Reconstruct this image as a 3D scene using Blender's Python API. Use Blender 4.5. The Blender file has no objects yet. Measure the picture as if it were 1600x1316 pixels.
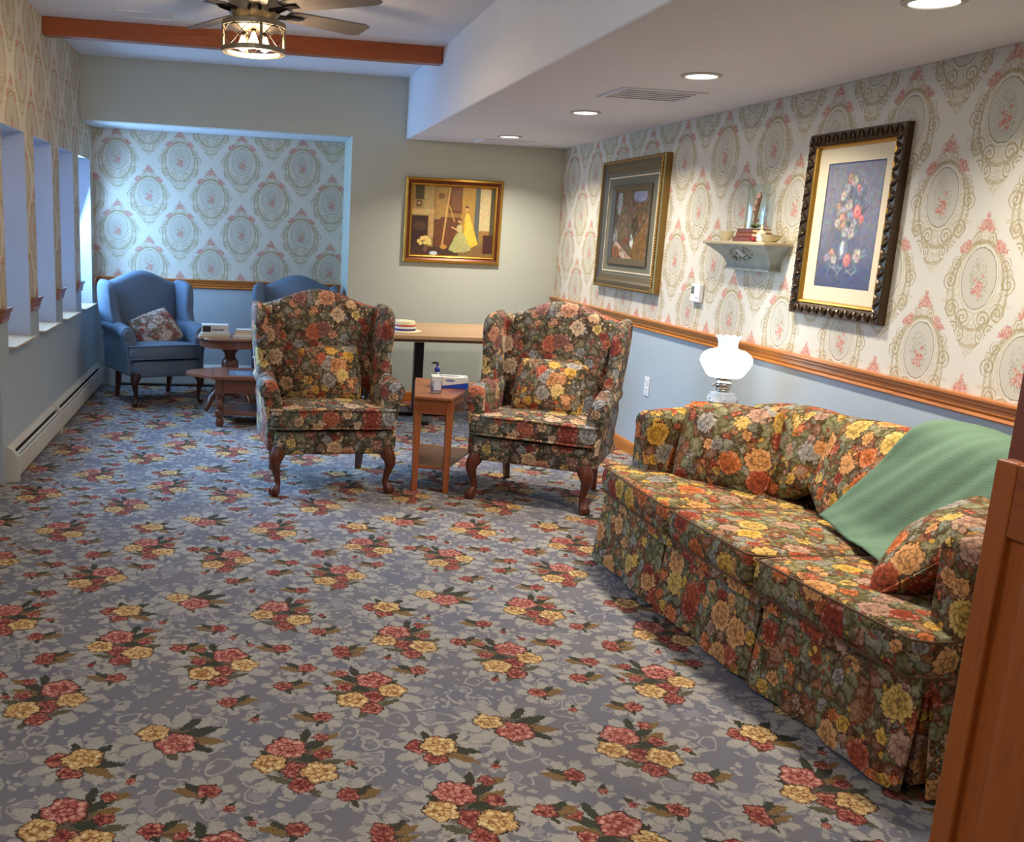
import bpy, bmesh, math, random
import numpy as np
from mathutils import Vector, Matrix
C = bpy.context.scene.collection
PI = math.pi
sc = bpy.context.scene

# ------------------------------------------------------------------ camera
def cam_axes(yaw, pitch, roll):
    cy, sy, cp, sp, cr, sr = math.cos(yaw), math.sin(yaw), math.cos(pitch), math.sin(pitch), math.cos(roll), math.sin(roll)
    f = Vector((sy*cp, cy*cp, -sp)); r = Vector((cy, -sy, 0)); u = r.cross(f)
    return f, cr*r + sr*u, -sr*r + cr*u
cf_, cr_, cu_ = cam_axes(.162, .2119, .0464)
cd = bpy.data.cameras.new('camera'); cam = bpy.data.objects.new('camera', cd); C.objects.link(cam)
cam.matrix_world = Matrix(((cr_.x, cu_.x, -cf_.x, 0), (cr_.y, cu_.y, -cf_.y, 0), (cr_.z, cu_.z, -cf_.z, 1.5), (0, 0, 0, 1)))
cd.sensor_fit = 'HORIZONTAL'; cd.sensor_width = 36; cd.lens = 1523.7/1600*36
cd.shift_x = (800-620.5)/1600; cd.shift_y = (689.4-658)/1600
cd.clip_start = .05
sc.camera = cam

# ------------------------------------------------------------------ world, exposure
sc.view_settings.view_transform = 'Standard'; sc.view_settings.look = 'None'
sc.view_settings.gamma = 1; sc.view_settings.use_curve_mapping = False
sc.view_settings.exposure = -0.06
W = bpy.data.worlds.new('world'); sc.world = W; W.use_nodes = True
W.node_tree.nodes['Background'].inputs[0].default_value = (.35, .6, 1, 1)
W.node_tree.nodes['Background'].inputs[1].default_value = .8

def area(name, loc, d, sx, sy, power, col, spread=PI, shape='RECTANGLE'):
    l = bpy.data.lights.new(name, 'AREA'); l.shape = shape; l.size = sx; l.size_y = sy
    l.energy = power; l.color = col; l.spread = spread
    o = bpy.data.objects.new(name, l); C.objects.link(o); o.location = loc
    o.rotation_euler = Vector(d).to_track_quat('-Z', 'Y').to_euler()
    return o
XL, XR, YF, YB = -1.32, 2.778, 8.59, 9.22
ZL, ZH = 2.271, 2.768
# daylight coming in at the four tall windows (brightest at the far one)
WIN = [(5.83+.865*k, 5.83+.865*k+.61) for k in range(4)]
for k, (a, b) in enumerate(WIN):
    area('window_daylight', (XL-.235, (a+b)/2, 1.38), (1, -.35 if k == 3 else -.75, -.32 if k == 3 else -.85), .56, 1.15, (26, 36, 42, 74)[k], (.28, .56, 1), PI if k == 3 else PI*.5)
# recessed ceiling lamps: three in view, the row goes on towards the camera
DOWN = [(2.09, 4.52), (2.075, 6.07), (2.06, 7.80), (2.10, 2.95), (2.10, .9)]
for (x, y) in DOWN:
    _d = .13
    area('recessed_lamp_light', (x, y, ZL-.012), (0, 0, -1), _d, _d, 24, (1, .93, .83), PI*.76, 'DISK')
# fill lamps added out of view to brighten the room and its ceiling
FILL_GLOBES = [(-.5, 2.4, 21, .16), (-.6, .3, 13, .16), (-2.6, 3.4, 15, .16), (.2, -1.4, 12, .16)]
for (x, y, p, r) in FILL_GLOBES:
    l = bpy.data.lights.new('fill_globe_light', 'POINT'); l.energy = p*1.3; l.color = (1, .96, .92); l.shadow_soft_size = r*.8
    o = bpy.data.objects.new('fill_globe_light', l); C.objects.link(o); o.location = (x, y, 2.38)

# ------------------------------------------------------------------ node helper
def lin(c):
    return tuple((v/12.92 if v <= .04045 else ((v+.055)/1.055)**2.4) for v in c)
def rgb(r, g, b): return lin((r/255, g/255, b/255))

class G:
    def __init__(s, name, rough=.8, spec=.3, coords='Object'):
        m = bpy.data.materials.new(name); m.use_nodes = True; s.m = m; s.t = m.node_tree; s.n = s.t.nodes
        s.b = s.n['Principled BSDF']; s.b.inputs['Roughness'].default_value = rough
        s.b.inputs['Specular IOR Level'].default_value = spec
        s.co = s.n.new('ShaderNodeTexCoord').outputs[coords]
    def put(s, sock, v):
        if v is None: return
        if isinstance(v, bpy.types.NodeSocket): s.t.links.new(v, sock)
        elif isinstance(v, (tuple, list)) and len(v) == 3 and sock.type == 'RGBA': sock.default_value = (*v, 1)
        else: sock.default_value = v
    def ma(s, op, a, b=None, c=None, clamp=False):
        n = s.n.new('ShaderNodeMath'); n.operation = op; n.use_clamp = clamp
        s.put(n.inputs[0], a); s.put(n.inputs[1], b); s.put(n.inputs[2], c); return n.outputs[0]
    def vm(s, op, a, b=None, c=None, sc_=None):
        n = s.n.new('ShaderNodeVectorMath'); n.operation = op
        s.put(n.inputs[0], a); s.put(n.inputs[1], b); s.put(n.inputs[2], c); s.put(n.inputs[3], sc_)
        return n.outputs['Value'] if op in ('LENGTH', 'DOT_PRODUCT', 'DISTANCE') else n.outputs['Vector']
    def sep(s, v): n = s.n.new('ShaderNodeSeparateXYZ'); s.put(n.inputs[0], v); return n.outputs
    def com(s, x, y, z=0.): n = s.n.new('ShaderNodeCombineXYZ'); s.put(n.inputs[0], x); s.put(n.inputs[1], y); s.put(n.inputs[2], z); return n.outputs[0]
    def mix(s, f, a, b, mode='MIX'):
        n = s.n.new('ShaderNodeMix'); n.data_type = 'RGBA'; n.blend_type = mode
        s.put(n.inputs[0], f); s.put(n.inputs[6], a); s.put(n.inputs[7], b); return n.outputs[2]
    def noise(s, v, scale, detail=2., rough=.5, out=0, dist=0.):
        n = s.n.new('ShaderNodeTexNoise'); s.put(n.inputs['Vector'], v); n.inputs['Scale'].default_value = scale
        n.inputs['Detail'].default_value = detail; n.inputs['Roughness'].default_value = rough; n.inputs['Distortion'].default_value = dist
        return n.outputs[out]
    def vor(s, v, scale, feature='F1', rnd=1., metric='EUCLIDEAN'):
        n = s.n.new('ShaderNodeTexVoronoi'); n.feature = feature; s.put(n.inputs['Vector'], v)
        if feature != 'DISTANCE_TO_EDGE': n.distance = metric
        n.inputs['Scale'].default_value = scale; n.inputs['Randomness'].default_value = rnd; return n.outputs
    def ramp(s, f, stops, interp='LINEAR'):
        n = s.n.new('ShaderNodeValToRGB'); r = n.color_ramp; r.interpolation = interp
        while len(r.elements) < len(stops): r.elements.new(.5)
        for e, (p, c) in zip(r.elements, stops):
            e.position = p; e.color = (*c, 1) if len(c) == 3 else c
        s.put(n.inputs[0], f); return n.outputs[0]
    def map(s, v, lo, hi, a=0., b=1.):
        n = s.n.new('ShaderNodeMapRange'); s.put(n.inputs[0], v)
        for i, q in enumerate((lo, hi, a, b)): n.inputs[i+1].default_value = q
        return n.outputs[0]
    def tf(s, v, loc=(0, 0, 0), rot=0., sca=(1, 1, 1)):     # local coordinates of a shape placed at loc
        n = s.n.new('ShaderNodeMapping'); n.vector_type = 'TEXTURE'; s.put(n.inputs[0], v)
        n.inputs[1].default_value = loc; n.inputs[2].default_value = (0, 0, rot); n.inputs[3].default_value = sca
        return n.outputs[0]
    def ell(s, v, x, y, rx, ry, rot=0.): return s.vm('LENGTH', s.tf(v, (x, y, 0), rot, (rx, ry, 1)))
    def lt(s, a, b): return s.ma('LESS_THAN', a, b)
    def bump(s, h, strength=.3, dist=.01):
        n = s.n.new('ShaderNodeBump'); n.inputs['Strength'].default_value = strength; n.inputs['Distance'].default_value = dist
        s.put(n.inputs['Height'], h); s.t.links.new(n.outputs[0], s.b.inputs['Normal'])
    def done(s, col): s.put(s.b.inputs['Base Color'], col); return s.m

def plain(name, c, rough=.5, metal=0., spec=.4, bumpscale=0, bs=.1):
    g = G(name, rough, spec); g.b.inputs['Metallic'].default_value = metal
    f = g.noise(g.co, 9, 3); col = g.mix(g.map(f, .3, .7, 0, .12), c, tuple(v*.8 for v in c))
    if bumpscale: g.bump(g.noise(g.co, bumpscale, 3), bs, .004)
    return g.done(col)
def emis(name, c, st):
    g = G(name); g.put(g.b.inputs['Emission Color'], c); g.b.inputs['Emission Strength'].default_value = st
    return g.done(c)

# ------------------------------------------------------------------ wallpaper
CREAM = rgb(205, 199, 183)
def wallpaper(name, mode, u0, v0):
    g = G(name, .75, .2); X = g.sep(g.co)
    u = g.ma('SUBTRACT', X[0], u0) if mode == 'x' else g.ma('SUBTRACT', u0, X[1])
    v = g.ma('SUBTRACT', X[2], v0); a, b = .545, .6165
    p = g.com(u, v); hi = (a/2, b/2, 1); lo = (-a/2, -b/2, -1)
    w1 = g.vm('WRAP', p, hi, lo); w2 = g.vm('WRAP', g.vm('ADD', p, (a/2, b/2, 0)), hi, lo)
    def dia(w): return g.vm('DOT_PRODUCT', g.vm('ABSOLUTE', w), (2/a, 2/b, 0))
    d1, d2 = dia(w1), dia(w2)
    q = g.n.new('ShaderNodeMix'); q.data_type = 'VECTOR'
    g.put(q.inputs[0], g.ma('LESS_THAN', d2, d1)); g.put(q.inputs[4], w1); g.put(q.inputs[5], w2); q = q.outputs[1]
    # organic wobble
    nz = g.noise(g.co, 42, 2, .6, 1)
    q = g.vm('ADD', q, g.vm('MULTIPLY', g.vm('SUBTRACT', nz, (.5, .5, .5)), (.012, .012, 0)))
    S = g.sep(q); m = g.com(g.ma('ABSOLUTE', S[0]), S[1])     # mirrored half
    fine = g.noise(g.co, 150, 2, .6)
    line = rgb(158, 140, 98); line2 = rgb(180, 162, 120); pale = rgb(195, 186, 162)
    col = CREAM
    # foliage wreath body
    e0 = g.ell(m, 0, -.05, .155, .185); e1 = g.ell(m, 0, .12, .072, .115); e = g.ma('MINIMUM', e0, e1)
    body = g.ma('MULTIPLY', g.lt(e, g.map(g.noise(g.co, 60, 2), .3, .7, .75, 1.1)), g.map(fine, .42, .56))
    col = g.mix(g.ma('MULTIPLY', body, .40), col, pale)
    vv = g.vor(g.vm('ADD', g.co, g.vm('MULTIPLY', nz, (.02, .02, .02))), 46, 'DISTANCE_TO_EDGE')[0]
    lacy = g.ma('MULTIPLY', g.lt(vv, .10), g.lt(e, .98))
    col = g.mix(g.ma('MULTIPLY', lacy, .38), col, line2)
    # scrolls
    def scroll(x, y, r, turns, flip, rx=1., c=line):
        nonlocal col
        t = g.tf(m, (x, y, 0), 0, (r*rx, r, 1)); L = g.vm('LENGTH', t); s3 = g.sep(t)
        an = g.ma('ARCTAN2', s3[1], s3[0])
        ph = g.ma('FRACT', g.ma('MULTIPLY_ADD', an, flip/(2*PI), g.ma('MULTIPLY', L, turns)))
        k = g.ma('MULTIPLY', g.ma('GREATER_THAN', ph, .62), g.lt(L, 1))
        col = g.mix(g.ma('MULTIPLY', g.lt(L, 1), .35), col, CREAM)
        col = g.mix(g.ma('MULTIPLY', k, .8), col, c)
    scroll(.052, -.152, .042, 2.2, 1); scroll(.122, -.125, .040, 2.2, -1); scroll(.150, -.015, .038, 2.0, 1)
    scroll(.128, .055, .028, 2.0, -1); scroll(.052, -.215, .036, 2.0, -1, .8); scroll(.034, .150, .030, 2.0, 1, .8); scroll(.155, .02, .024, 2., 1, .7)
    scroll(.095, -.195, .030, 2.0, 1)
    # stems: crossing arcs
    for (x, y, rx, ry, w) in ((0, -.03, .128, .165, .05), (0, -.06, .155, .20, .04)):
        L = g.ell(m, x, y, rx, ry)
        col = g.mix(g.ma('MULTIPLY', g.ma('COMPARE', L, 1, w), g.map(fine, .35, .5, .1, .7)), col, line)
    # pendants and garlands
    e2 = g.ell(m, 0, -.262, .048, .045)
    col = g.mix(g.ma('MULTIPLY', g.lt(e2, 1), g.map(fine, .45, .55, 0, .6)), col, line2)
    e2 = g.ell(m, .20, -.155, .085, .05, -.5)
    col = g.mix(g.ma('MULTIPLY', g.ma('COMPARE', e2, 1, .12), g.map(fine, .45, .55, 0, .6)), col, line2)
    # oval
    o = g.ell(m, 0, 0, .089, .117)
    col = g.mix(g.lt(o, 1.14), col, CREAM); col = g.mix(g.ma('MULTIPLY', g.ma('COMPARE', o, 1.12, .025), .6), col, line2)
    col = g.mix(g.lt(o, 1), col, rgb(190, 183, 165)); col = g.mix(g.ma('COMPARE', o, 1, .022), col, rgb(146, 138, 110))
    # spray in the oval
    fl = g.ell(q, 0, -.005, .05, .085, .2)
    col = g.mix(g.ma('MULTIPLY', g.lt(fl, 1), g.map(fine, .52, .6, 0, .75)), col, rgb(140, 135, 110))
    mj = g.vm('ADD', m, g.vm('MULTIPLY', g.vm('SUBTRACT', g.noise(g.co, 95, 2, .6, 1), (.5, .5, .5)), (.036, .036, 0)))
    rose = rgb(202, 150, 132); rdk = rgb(178, 112, 96)
    for (x, y, r1, r2) in ((.010, -.030, .022, .020), (-.016, -.050, .015, .013), (.014, -.060, .013, .012), (-.014, -.008, .010, .010), (.020, .012, .008, .009)):
        col = g.mix(g.ma('MULTIPLY', g.lt(g.ell(q, x, y, r1, r2), 1), g.map(fine, .38, .5, .2, 1)), col, g.mix(g.map(fine, .45, .6), rose, rdk))
    # crown rose and shoulder roses
    for (x, y, r1, r2) in ((.004, .200, .026, .024), (.0, .232, .010, .014), (.030, .186, .014, .010), (.088, .120, .026, .022), (.110, .108, .018, .014), (.076, .140, .014, .010)):
        col = g.mix(g.ma('MULTIPLY', g.lt(g.ell(mj, x, y, r1, r2), 1), g.map(fine, .34, .50, .1, .95)), col, g.mix(g.map(g.noise(g.co, 90, 2), .42, .6), rose, rdk))
    g.bump(g.noise(g.co, 300, 2), .08, .002)
    return g.done(col)
WP_BACK = wallpaper('wallpaper back', 'x', -1.1158, 2.0431)
WP_SIDE = wallpaper('wallpaper side', 'y', 6.1225, 2.0396)

# ------------------------------------------------------------------ carpet
def carpet():
    g = G('floral carpet', .95, .1); TX, TY = 1.028, 1.098
    hi = (TX/2, TY/2, 1); lo = (-TX/2, -TY/2, -1)
    nz = g.noise(g.co, 55, 2, .6, 1); nz2 = g.noise(g.co, 260, 2, .6)
    P = g.vm('MULTIPLY', g.co, (1, 1, 0))
    nzf = g.noise(g.co, 150, 2, .6, 1)
    P = g.vm('ADD', P, g.vm('MULTIPLY', g.vm('SUBTRACT', nz, (.5, .5, .5)), (.030, .030, 0)))
    P = g.vm('ADD', P, g.vm('MULTIPLY', g.vm('SUBTRACT', nzf, (.5, .5, .5)), (.016, .016, 0)))
    flat = g.vm('MULTIPLY', g.co, (1, 1, 0))
    petal = g.vor(g.vm('ADD', flat, g.vm('MULTIPLY', nzf, (.024, .024, 0))), 50)[0]
    crease = g.vor(g.vm('ADD', flat, g.vm('MULTIPLY', nzf, (.024, .024, 0))), 50, 'DISTANCE_TO_EDGE')[0]
    def near(cs):            # nearest of several centres in the repeat -> local vector
        best = None
        for (x, y, fx, fy) in cs:
            w = g.vm('WRAP', g.vm('SUBTRACT', P, (x, y, 0)), hi, lo); L = g.vm('LENGTH', w)
            if (fx, fy) != (1, 1): w = g.vm('MULTIPLY', w, (fx, fy, 1))
            if best is None: best, BL = w, L
            else:
                q = g.n.new('ShaderNodeMix'); q.data_type = 'VECTOR'
                g.put(q.inputs[0], g.ma('LESS_THAN', L, BL)); g.put(q.inputs[4], best); g.put(q.inputs[5], w)
                best = q.outputs[1]; BL = g.ma('MINIMUM', L, BL)
        return best, BL
    ground = g.mix(g.map(g.noise(g.co, 3.5, 2), .35, .65), rgb(122, 116, 118), rgb(113, 111, 120))
    pale = g.mix(g.map(nz2, .35, .65), rgb(184, 176, 160), rgb(158, 152, 143)); pale2 = rgb(150, 146, 146)
    col = ground
    # pale tone-on-tone leaves and scrolls
    wv = g.vm('ADD', g.co, g.vm('MULTIPLY', g.noise(g.co, 9, 2, .5, 1), (.10, .10, 0)))
    v1 = g.vor(g.vm('MULTIPLY', wv, (1, 1, 0)), 13)
    ncl = g.noise(g.co, 5, 1)
    leafy = g.ma('MULTIPLY', g.lt(v1[0], g.map(g.noise(g.co, 70, 1), .35, .65, .26, .46)), g.ma('GREATER_THAN', g.sep(v1[1])[0], .42))
    col = g.mix(g.ma('MULTIPLY', leafy, .65), col, pale2)
    ring = g.ma('MULTIPLY', g.ma('COMPARE', v1[0], .47, .045), g.ma('GREATER_THAN', g.sep(v1[1])[1], .45))
    col = g.mix(g.ma('MULTIPLY', ring, .7), col, pale)
    v2 = g.vor(g.vm('MULTIPLY', wv, (1, 1, 0)), 30)
    col = g.mix(g.ma('MULTIPLY', g.ma('MULTIPLY', g.lt(v2[0], .32), g.ma('GREATER_THAN', g.sep(v2[1])[0], .38)), .75), col, pale)
    big, bl = near([(-.41, 3.37, 1, 1), (.426, 2.968, -1, 1), (.171, 3.641, 1, 1), (-.061, 3.19, -1, 1)])
    qq, ql = near([(-.44, 3.69, 1, 1)]); rr, rl = near([(-.19, 3.80, 1, 1)])
    sm, sl = near([(-.20, 3.343, 1, 1), (-.65, 3.26, 1, 1), (-.417, 3.113, -1, 1), (-.02, 2.918, 1, 1), (-.086, 3.51, -1, 1), (.309, 3.465, 1, 1), (.142, 3.318, -1, 1), (.38, 3.293, 1, 1), (.224, 3.149, -1, 1), (.16, 3.02, 1, 1), (.25, 2.80, -1, 1)])
    ti, tl = near([(-.29, 3.58, 1, 1), (.04, 3.36, -1, 1), (-.15, 3.03, 1, 1), (.30, 3.0, -1, 1), (.05, 2.80, 1, 1), (.32, 3.62, 1, -1), (-.02, 3.43, 1, 1), (-.5, 3.22, 1, 1)])
    def star(v, L, k, rot, r0, r1, c, amt):
        nonlocal col
        s = g.sep(v); an = g.ma('ARCTAN2', s[1], s[0])
        sn = g.ma('ABSOLUTE', g.ma('SINE', g.ma('MULTIPLY_ADD', an, k/2, rot)))
        rad = g.ma('MULTIPLY_ADD', g.ma('POWER', sn, .7), r1-r0, r0)
        q = g.ma('SUBTRACT', rad, L)
        col = g.mix(g.ma('MULTIPLY', g.ma('GREATER_THAN', q, 0), amt), col, c)
        col = g.mix(g.ma('MULTIPLY', g.ma('COMPARE', q, .002, .0035), .5), col, rgb(92, 90, 94))
        col = g.mix(g.ma('MULTIPLY', g.ma('MULTIPLY', g.lt(sn, .16), g.lt(L, r1*.8)), .55), col, rgb(108, 104, 106))
    star(big, bl, 13, .3, .10, .190, pale, .8); star(qq, ql, 11, .9, .07, .145, pale, .8); star(rr, rl, 11, .2, .08, .17, pale, .8)
    def shade(v, x, y, rx, ry):     # brown green ground between the flowers of a bouquet
        nonlocal col
        L = g.ell(v, x, y, rx, ry); col = g.mix(g.ma('MULTIPLY', g.lt(L, g.map(nz2, .3, .7, .7, 1.1)), .85), col, g.mix(g.map(nz2, .4, .6), rgb(98, 78, 50), rgb(58, 54, 38)))
    shade(big, .005, .0, .085, .125); shade(qq, .01, -.01, .07, .062); shade(rr, .03, .0, .08, .07)
    star(sm, sl, 7, .5, .035, .090, pale, .8); star(ti, tl, 5, .5, .012, .045, pale, .75)
    gd, gm, ol = [g.mix(g.map(nz2, .38, .62), rgb(*a), rgb(*b_)) for a, b_ in (((72, 72, 52), (40, 42, 34)), ((104, 98, 70), (64, 62, 46)), ((150, 116, 66), (92, 70, 40)))]
    def leaf(v, x, y, L, w, a, c):
        nonlocal col
        t = g.tf(v, (x, y, 0), a, (L, w, 1)); s = g.sep(t)
        d = g.ma('MULTIPLY_ADD', s[0], s[0], g.ma('ABSOLUTE', s[1]))
        col = g.mix(g.lt(d, 1), col, c)
    RED = [(0, rgb(70, 22, 20)), (.25, rgb(120, 46, 38)), (.5, rgb(152, 76, 62)), (.75, rgb(172, 104, 86)), (1, rgb(204, 150, 128))]
    PNK = [(0, rgb(92, 32, 28)), (.25, rgb(146, 64, 54)), (.5, rgb(174, 100, 86)), (.75, rgb(196, 134, 116)), (1, rgb(222, 176, 156))]
    YEL = [(0, rgb(110, 62, 36)), (.25, rgb(166, 116, 68)), (.5, rgb(200, 158, 98)), (.75, rgb(216, 184, 124)), (1, rgb(236, 214, 166))]
    def rose(v, x, y, r, st, ry=None, k=5):
        nonlocal col
        t = g.tf(v, (x, y, 0), 0, (r, ry or r, 1)); L = g.vm('LENGTH', t); s = g.sep(t)
        lob = g.ma('MULTIPLY', g.ma('ABSOLUTE', g.ma('SINE', g.ma('MULTIPLY', g.ma('ARCTAN2', s[1], s[0]), k/2))), .22)
        L2 = g.ma('ADD', g.ma('SUBTRACT', L, lob), .12)
        L3 = g.ma('MULTIPLY_ADD', g.ma('SINE', g.ma('MULTIPLY', L2, 11)), .14, g.ma('ADD', g.ma('MULTIPLY', g.ma('MINIMUM', g.ma('MULTIPLY', crease, 5), 1), .62), g.ma('MULTIPLY_ADD', L2, .22, g.ma('MULTIPLY', g.ma('SUBTRACT', nz2, .5), .5))))
        col = g.mix(g.ma('COMPARE', L2, 1.0, .10), col, rgb(62, 44, 32)); col = g.mix(g.lt(L2, 1), col, g.ramp(L3, st))
    for a in ((.03, .145, .045, .016, 1.4, gd), (.06, .10, .06, .02, .7, gd), (.05, .02, .06, .022, .2, gd), (-.06, -.085, .045, .014, 2.6, gm), (.095, -.01, .045, .016, .3, gm), (.075, .06, .05, .018, .5, ol), (-.085, .05, .035, .013, 2.4, gd), (.03, -.15, .035, .014, -1, gm), (.1, .13, .04, .014, .5, ol)): leaf(big, *a)
    rose(big, -.011, -.04, .038, RED); rose(big, .004, -.120, .036, RED); rose(big, -.028, .078, .056, PNK); rose(big, -.080, 0, .045, YEL); rose(big, .058, -.058, .050, YEL)
    rose(big, .075, .035, .026, RED); rose(big, .075, .135, .022, RED)
    for a in ((.055, -.05, .07, .022, -.7, ol), (.07, -.02, .06, .02, -.2, gd), (.05, .05, .05, .018, .8, gd), (-.02, .065, .04, .015, 1.8, gd), (-.03, -.07, .04, .014, -2, gm)): leaf(qq, *a)
    rose(qq, -.055, .01, .036, RED); rose(qq, -.015, -.055, .034, RED); rose(qq, .008, .012, .052, YEL)
    for a in ((.07, .03, .08, .024, .4, gd), (.09, -.02, .07, .022, -.2, ol), (.05, .08, .05, .018, .9, gd), (.0, -.09, .045, .015, -1.2, gm), (.08, -.06, .05, .018, -.6, gd)): leaf(rr, *a)
    rose(rr, .012, -.03, .056, PNK); rose(rr, -.058, .035, .045, YEL)
    col = g.mix(g.ma('MULTIPLY', g.lt(g.ell(sm, .012, .0, .05, .03), 1), .8), col, rgb(88, 70, 46)); leaf(sm, .035, .005, .055, .022, .2, ol); leaf(sm, .03, .02, .04, .014, .7, gd); leaf(sm, .0, -.03, .03, .01, -1.3, gd); rose(sm, -.012, .002, .030, RED)
    leaf(ti, .006, .014, .022, .009, 1., gd); rose(ti, 0, -.004, .014, RED)
    col = g.mix(g.map(g.noise(g.co, 420, 1), .35, .65, 0, .24), col, (.05, .048, .055)); col = g.mix(g.map(g.noise(g.co, 1.3, 2), .35, .7, 0, .14), col, (.09, .075, .07))
    g.bump(g.noise(g.co, 420, 2), .5, .004)
    return g.done(col)
CARPET = carpet()

# ------------------------------------------------------------------ upholstery
def tapestry(name, leaves, flowers, ground, scale=1., dens=.30, seed=0.):
    g = G(name, .85, .15); co = g.vm('ADD', g.co, (seed, seed*.7, seed*1.3))
    nz = g.vm('SUBTRACT', g.noise(co, 24, 2, .55, 1), (.5, .5, .5)); nf = g.vm('SUBTRACT', g.noise(co, 75, 2, .55, 1), (.5, .5, .5))
    p = g.vm('ADD', g.vm('ADD', co, g.vm('MULTIPLY', nz, (.05,)*3)), g.vm('MULTIPLY', nf, (.012,)*3))
    p2 = g.vm('ADD', g.vm('ADD', co, g.vm('MULTIPLY', nz, (.026,)*3)), g.vm('MULTIPLY', nf, (.008,)*3))
    n = len(leaves); wig = g.noise(co, 110, 2, .6)
    pe = g.vor(p2, 46*scale, 'DISTANCE_TO_EDGE')[0]; petal = g.ma('MULTIPLY', g.ma('MINIMUM', pe, .22), 4.5)
    hi = rgb(232, 206, 168)
    def layer(pv, sc_, pal, r, thr, col):
        o = g.vor(pv, sc_); cs = g.sep(o[1])
        dd = g.ma('ADD', o[0], g.ma('MULTIPLY', g.ma('SUBTRACT', petal, .5), -.10))
        on = g.ma('GREATER_THAN', cs[0], thr); k = g.ma('MULTIPLY', g.lt(dd, r), on)
        rim = g.ma('MULTIPLY', g.lt(dd, r+.06), on)
        base = g.ramp(cs[1], [(i/len(pal), c) for i, c in enumerate(pal)], 'CONSTANT')
        dark = g.mix(.72, base, (.05, .022, .012), 'MIX')
        v = g.ma('ADD', g.ma('MULTIPLY', petal, .55), g.ma('ADD', g.ma('MULTIPLY', o[0], .9/r*.5), g.ma('MULTIPLY_ADD', g.ma('SINE', g.ma('MULTIPLY_ADD', wig, 6, g.ma('MULTIPLY', o[0], 13/r))), .16, -.12)))
        f = g.mix(g.map(v, .05, .55), dark, base); f = g.mix(g.map(v, .75, 1.15, 0, .55), f, hi)
        col = g.mix(g.ma('MULTIPLY', rim, .6), col, ground)
        return g.mix(k, col, f)
    o = g.vor(p, 21*scale); cs = g.sep(o[1])
    base = g.ramp(cs[1], [(i/n, c) for i, c in enumerate(leaves)], 'CONSTANT')
    e = g.vor(p, 21*scale, 'DISTANCE_TO_EDGE')[0]
    lf = g.mix(g.map(e, .0, .34, 0, .28), base, hi); lf = g.mix(g.map(wig, .42, .62, 0, .5), lf, ground)
    col = g.mix(g.map(e, .0, .06, .45, 1), ground, lf)
    sm = g.vor(p2, 40*scale); ss = g.sep(sm[1])
    col = g.mix(g.ma('MULTIPLY', g.ma('MULTIPLY', g.lt(sm[0], .34), g.ma('GREATER_THAN', ss[0], .62)), .85), col, g.ramp(ss[1], [(i/4, flowers[(i*3+1) % len(flowers)]) for i in range(4)], 'CONSTANT'))
    col = layer(p2, 15*scale, flowers, .40, .36, col)
    col = layer(g.vm('ADD', p2, (3.3, 1.7, .4)), 8.2*scale, flowers, .45, dens, col)
    weave = g.noise(g.co, 500, 1)
    col = g.mix(g.map(weave, .35, .65, 0, .14), col, ground)
    g.bump(weave, .25, .002)
    return g.done(col)
LV = [rgb(58, 60, 44), rgb(92, 92, 66), rgb(72, 76, 64), rgb(112, 110, 88), rgb(70, 46, 38), rgb(118, 78, 66), rgb(104, 108, 104), rgb(50, 50, 40)]
FL = [rgb(176, 98, 72), rgb(206, 166, 124), rgb(142, 66, 54), rgb(208, 176, 106), rgb(146, 146, 146), rgb(196, 138, 108), rgb(138, 92, 84), rgb(206, 176, 146)]
TAP_CHAIR = tapestry('floral tapestry', LV, FL, rgb(50, 38, 29), 1., .22, 1.9)
LV2 = [rgb(86, 86, 44), rgb(116, 112, 62), rgb(74, 56, 30), rgb(126, 128, 86), rgb(122, 60, 30), rgb(128, 132, 112), rgb(96, 88, 44), rgb(146, 84, 40)]
FL2 = [rgb(196, 104, 50), rgb(212, 162, 66), rgb(150, 60, 36), rgb(214, 150, 88), rgb(150, 142, 128), rgb(170, 78, 46), rgb(206, 166, 84), rgb(176, 134, 108)]
TAP_SOFA = tapestry('warm floral tapestry', LV2, FL2, rgb(60, 34, 17), 1., .16, 7.1)
FL3 = [rgb(214, 160, 70), rgb(190, 96, 60), rgb(216, 176, 90), rgb(206, 140, 90), rgb(160, 150, 140), rgb(168, 76, 54), rgb(220, 182, 110), rgb(180, 120, 90)]
TAP_PILLOW = tapestry('yellow floral tapestry', LV, FL3, rgb(70, 50, 28), 1.1, .12, 4.4)
FL4 = [rgb(214, 200, 186), rgb(176, 70, 66), rgb(206, 190, 176), rgb(190, 110, 104), rgb(210, 200, 190), rgb(140, 90, 80), rgb(220, 206, 190), rgb(120, 112, 92)]
TAP_LIGHT = tapestry('rose and cream tapestry', [rgb(190, 180, 166), rgb(150, 90, 84), rgb(110, 100, 80), rgb(200, 190, 176)], FL4, rgb(84, 66, 58), 1.6, .2, 2.2)

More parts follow.
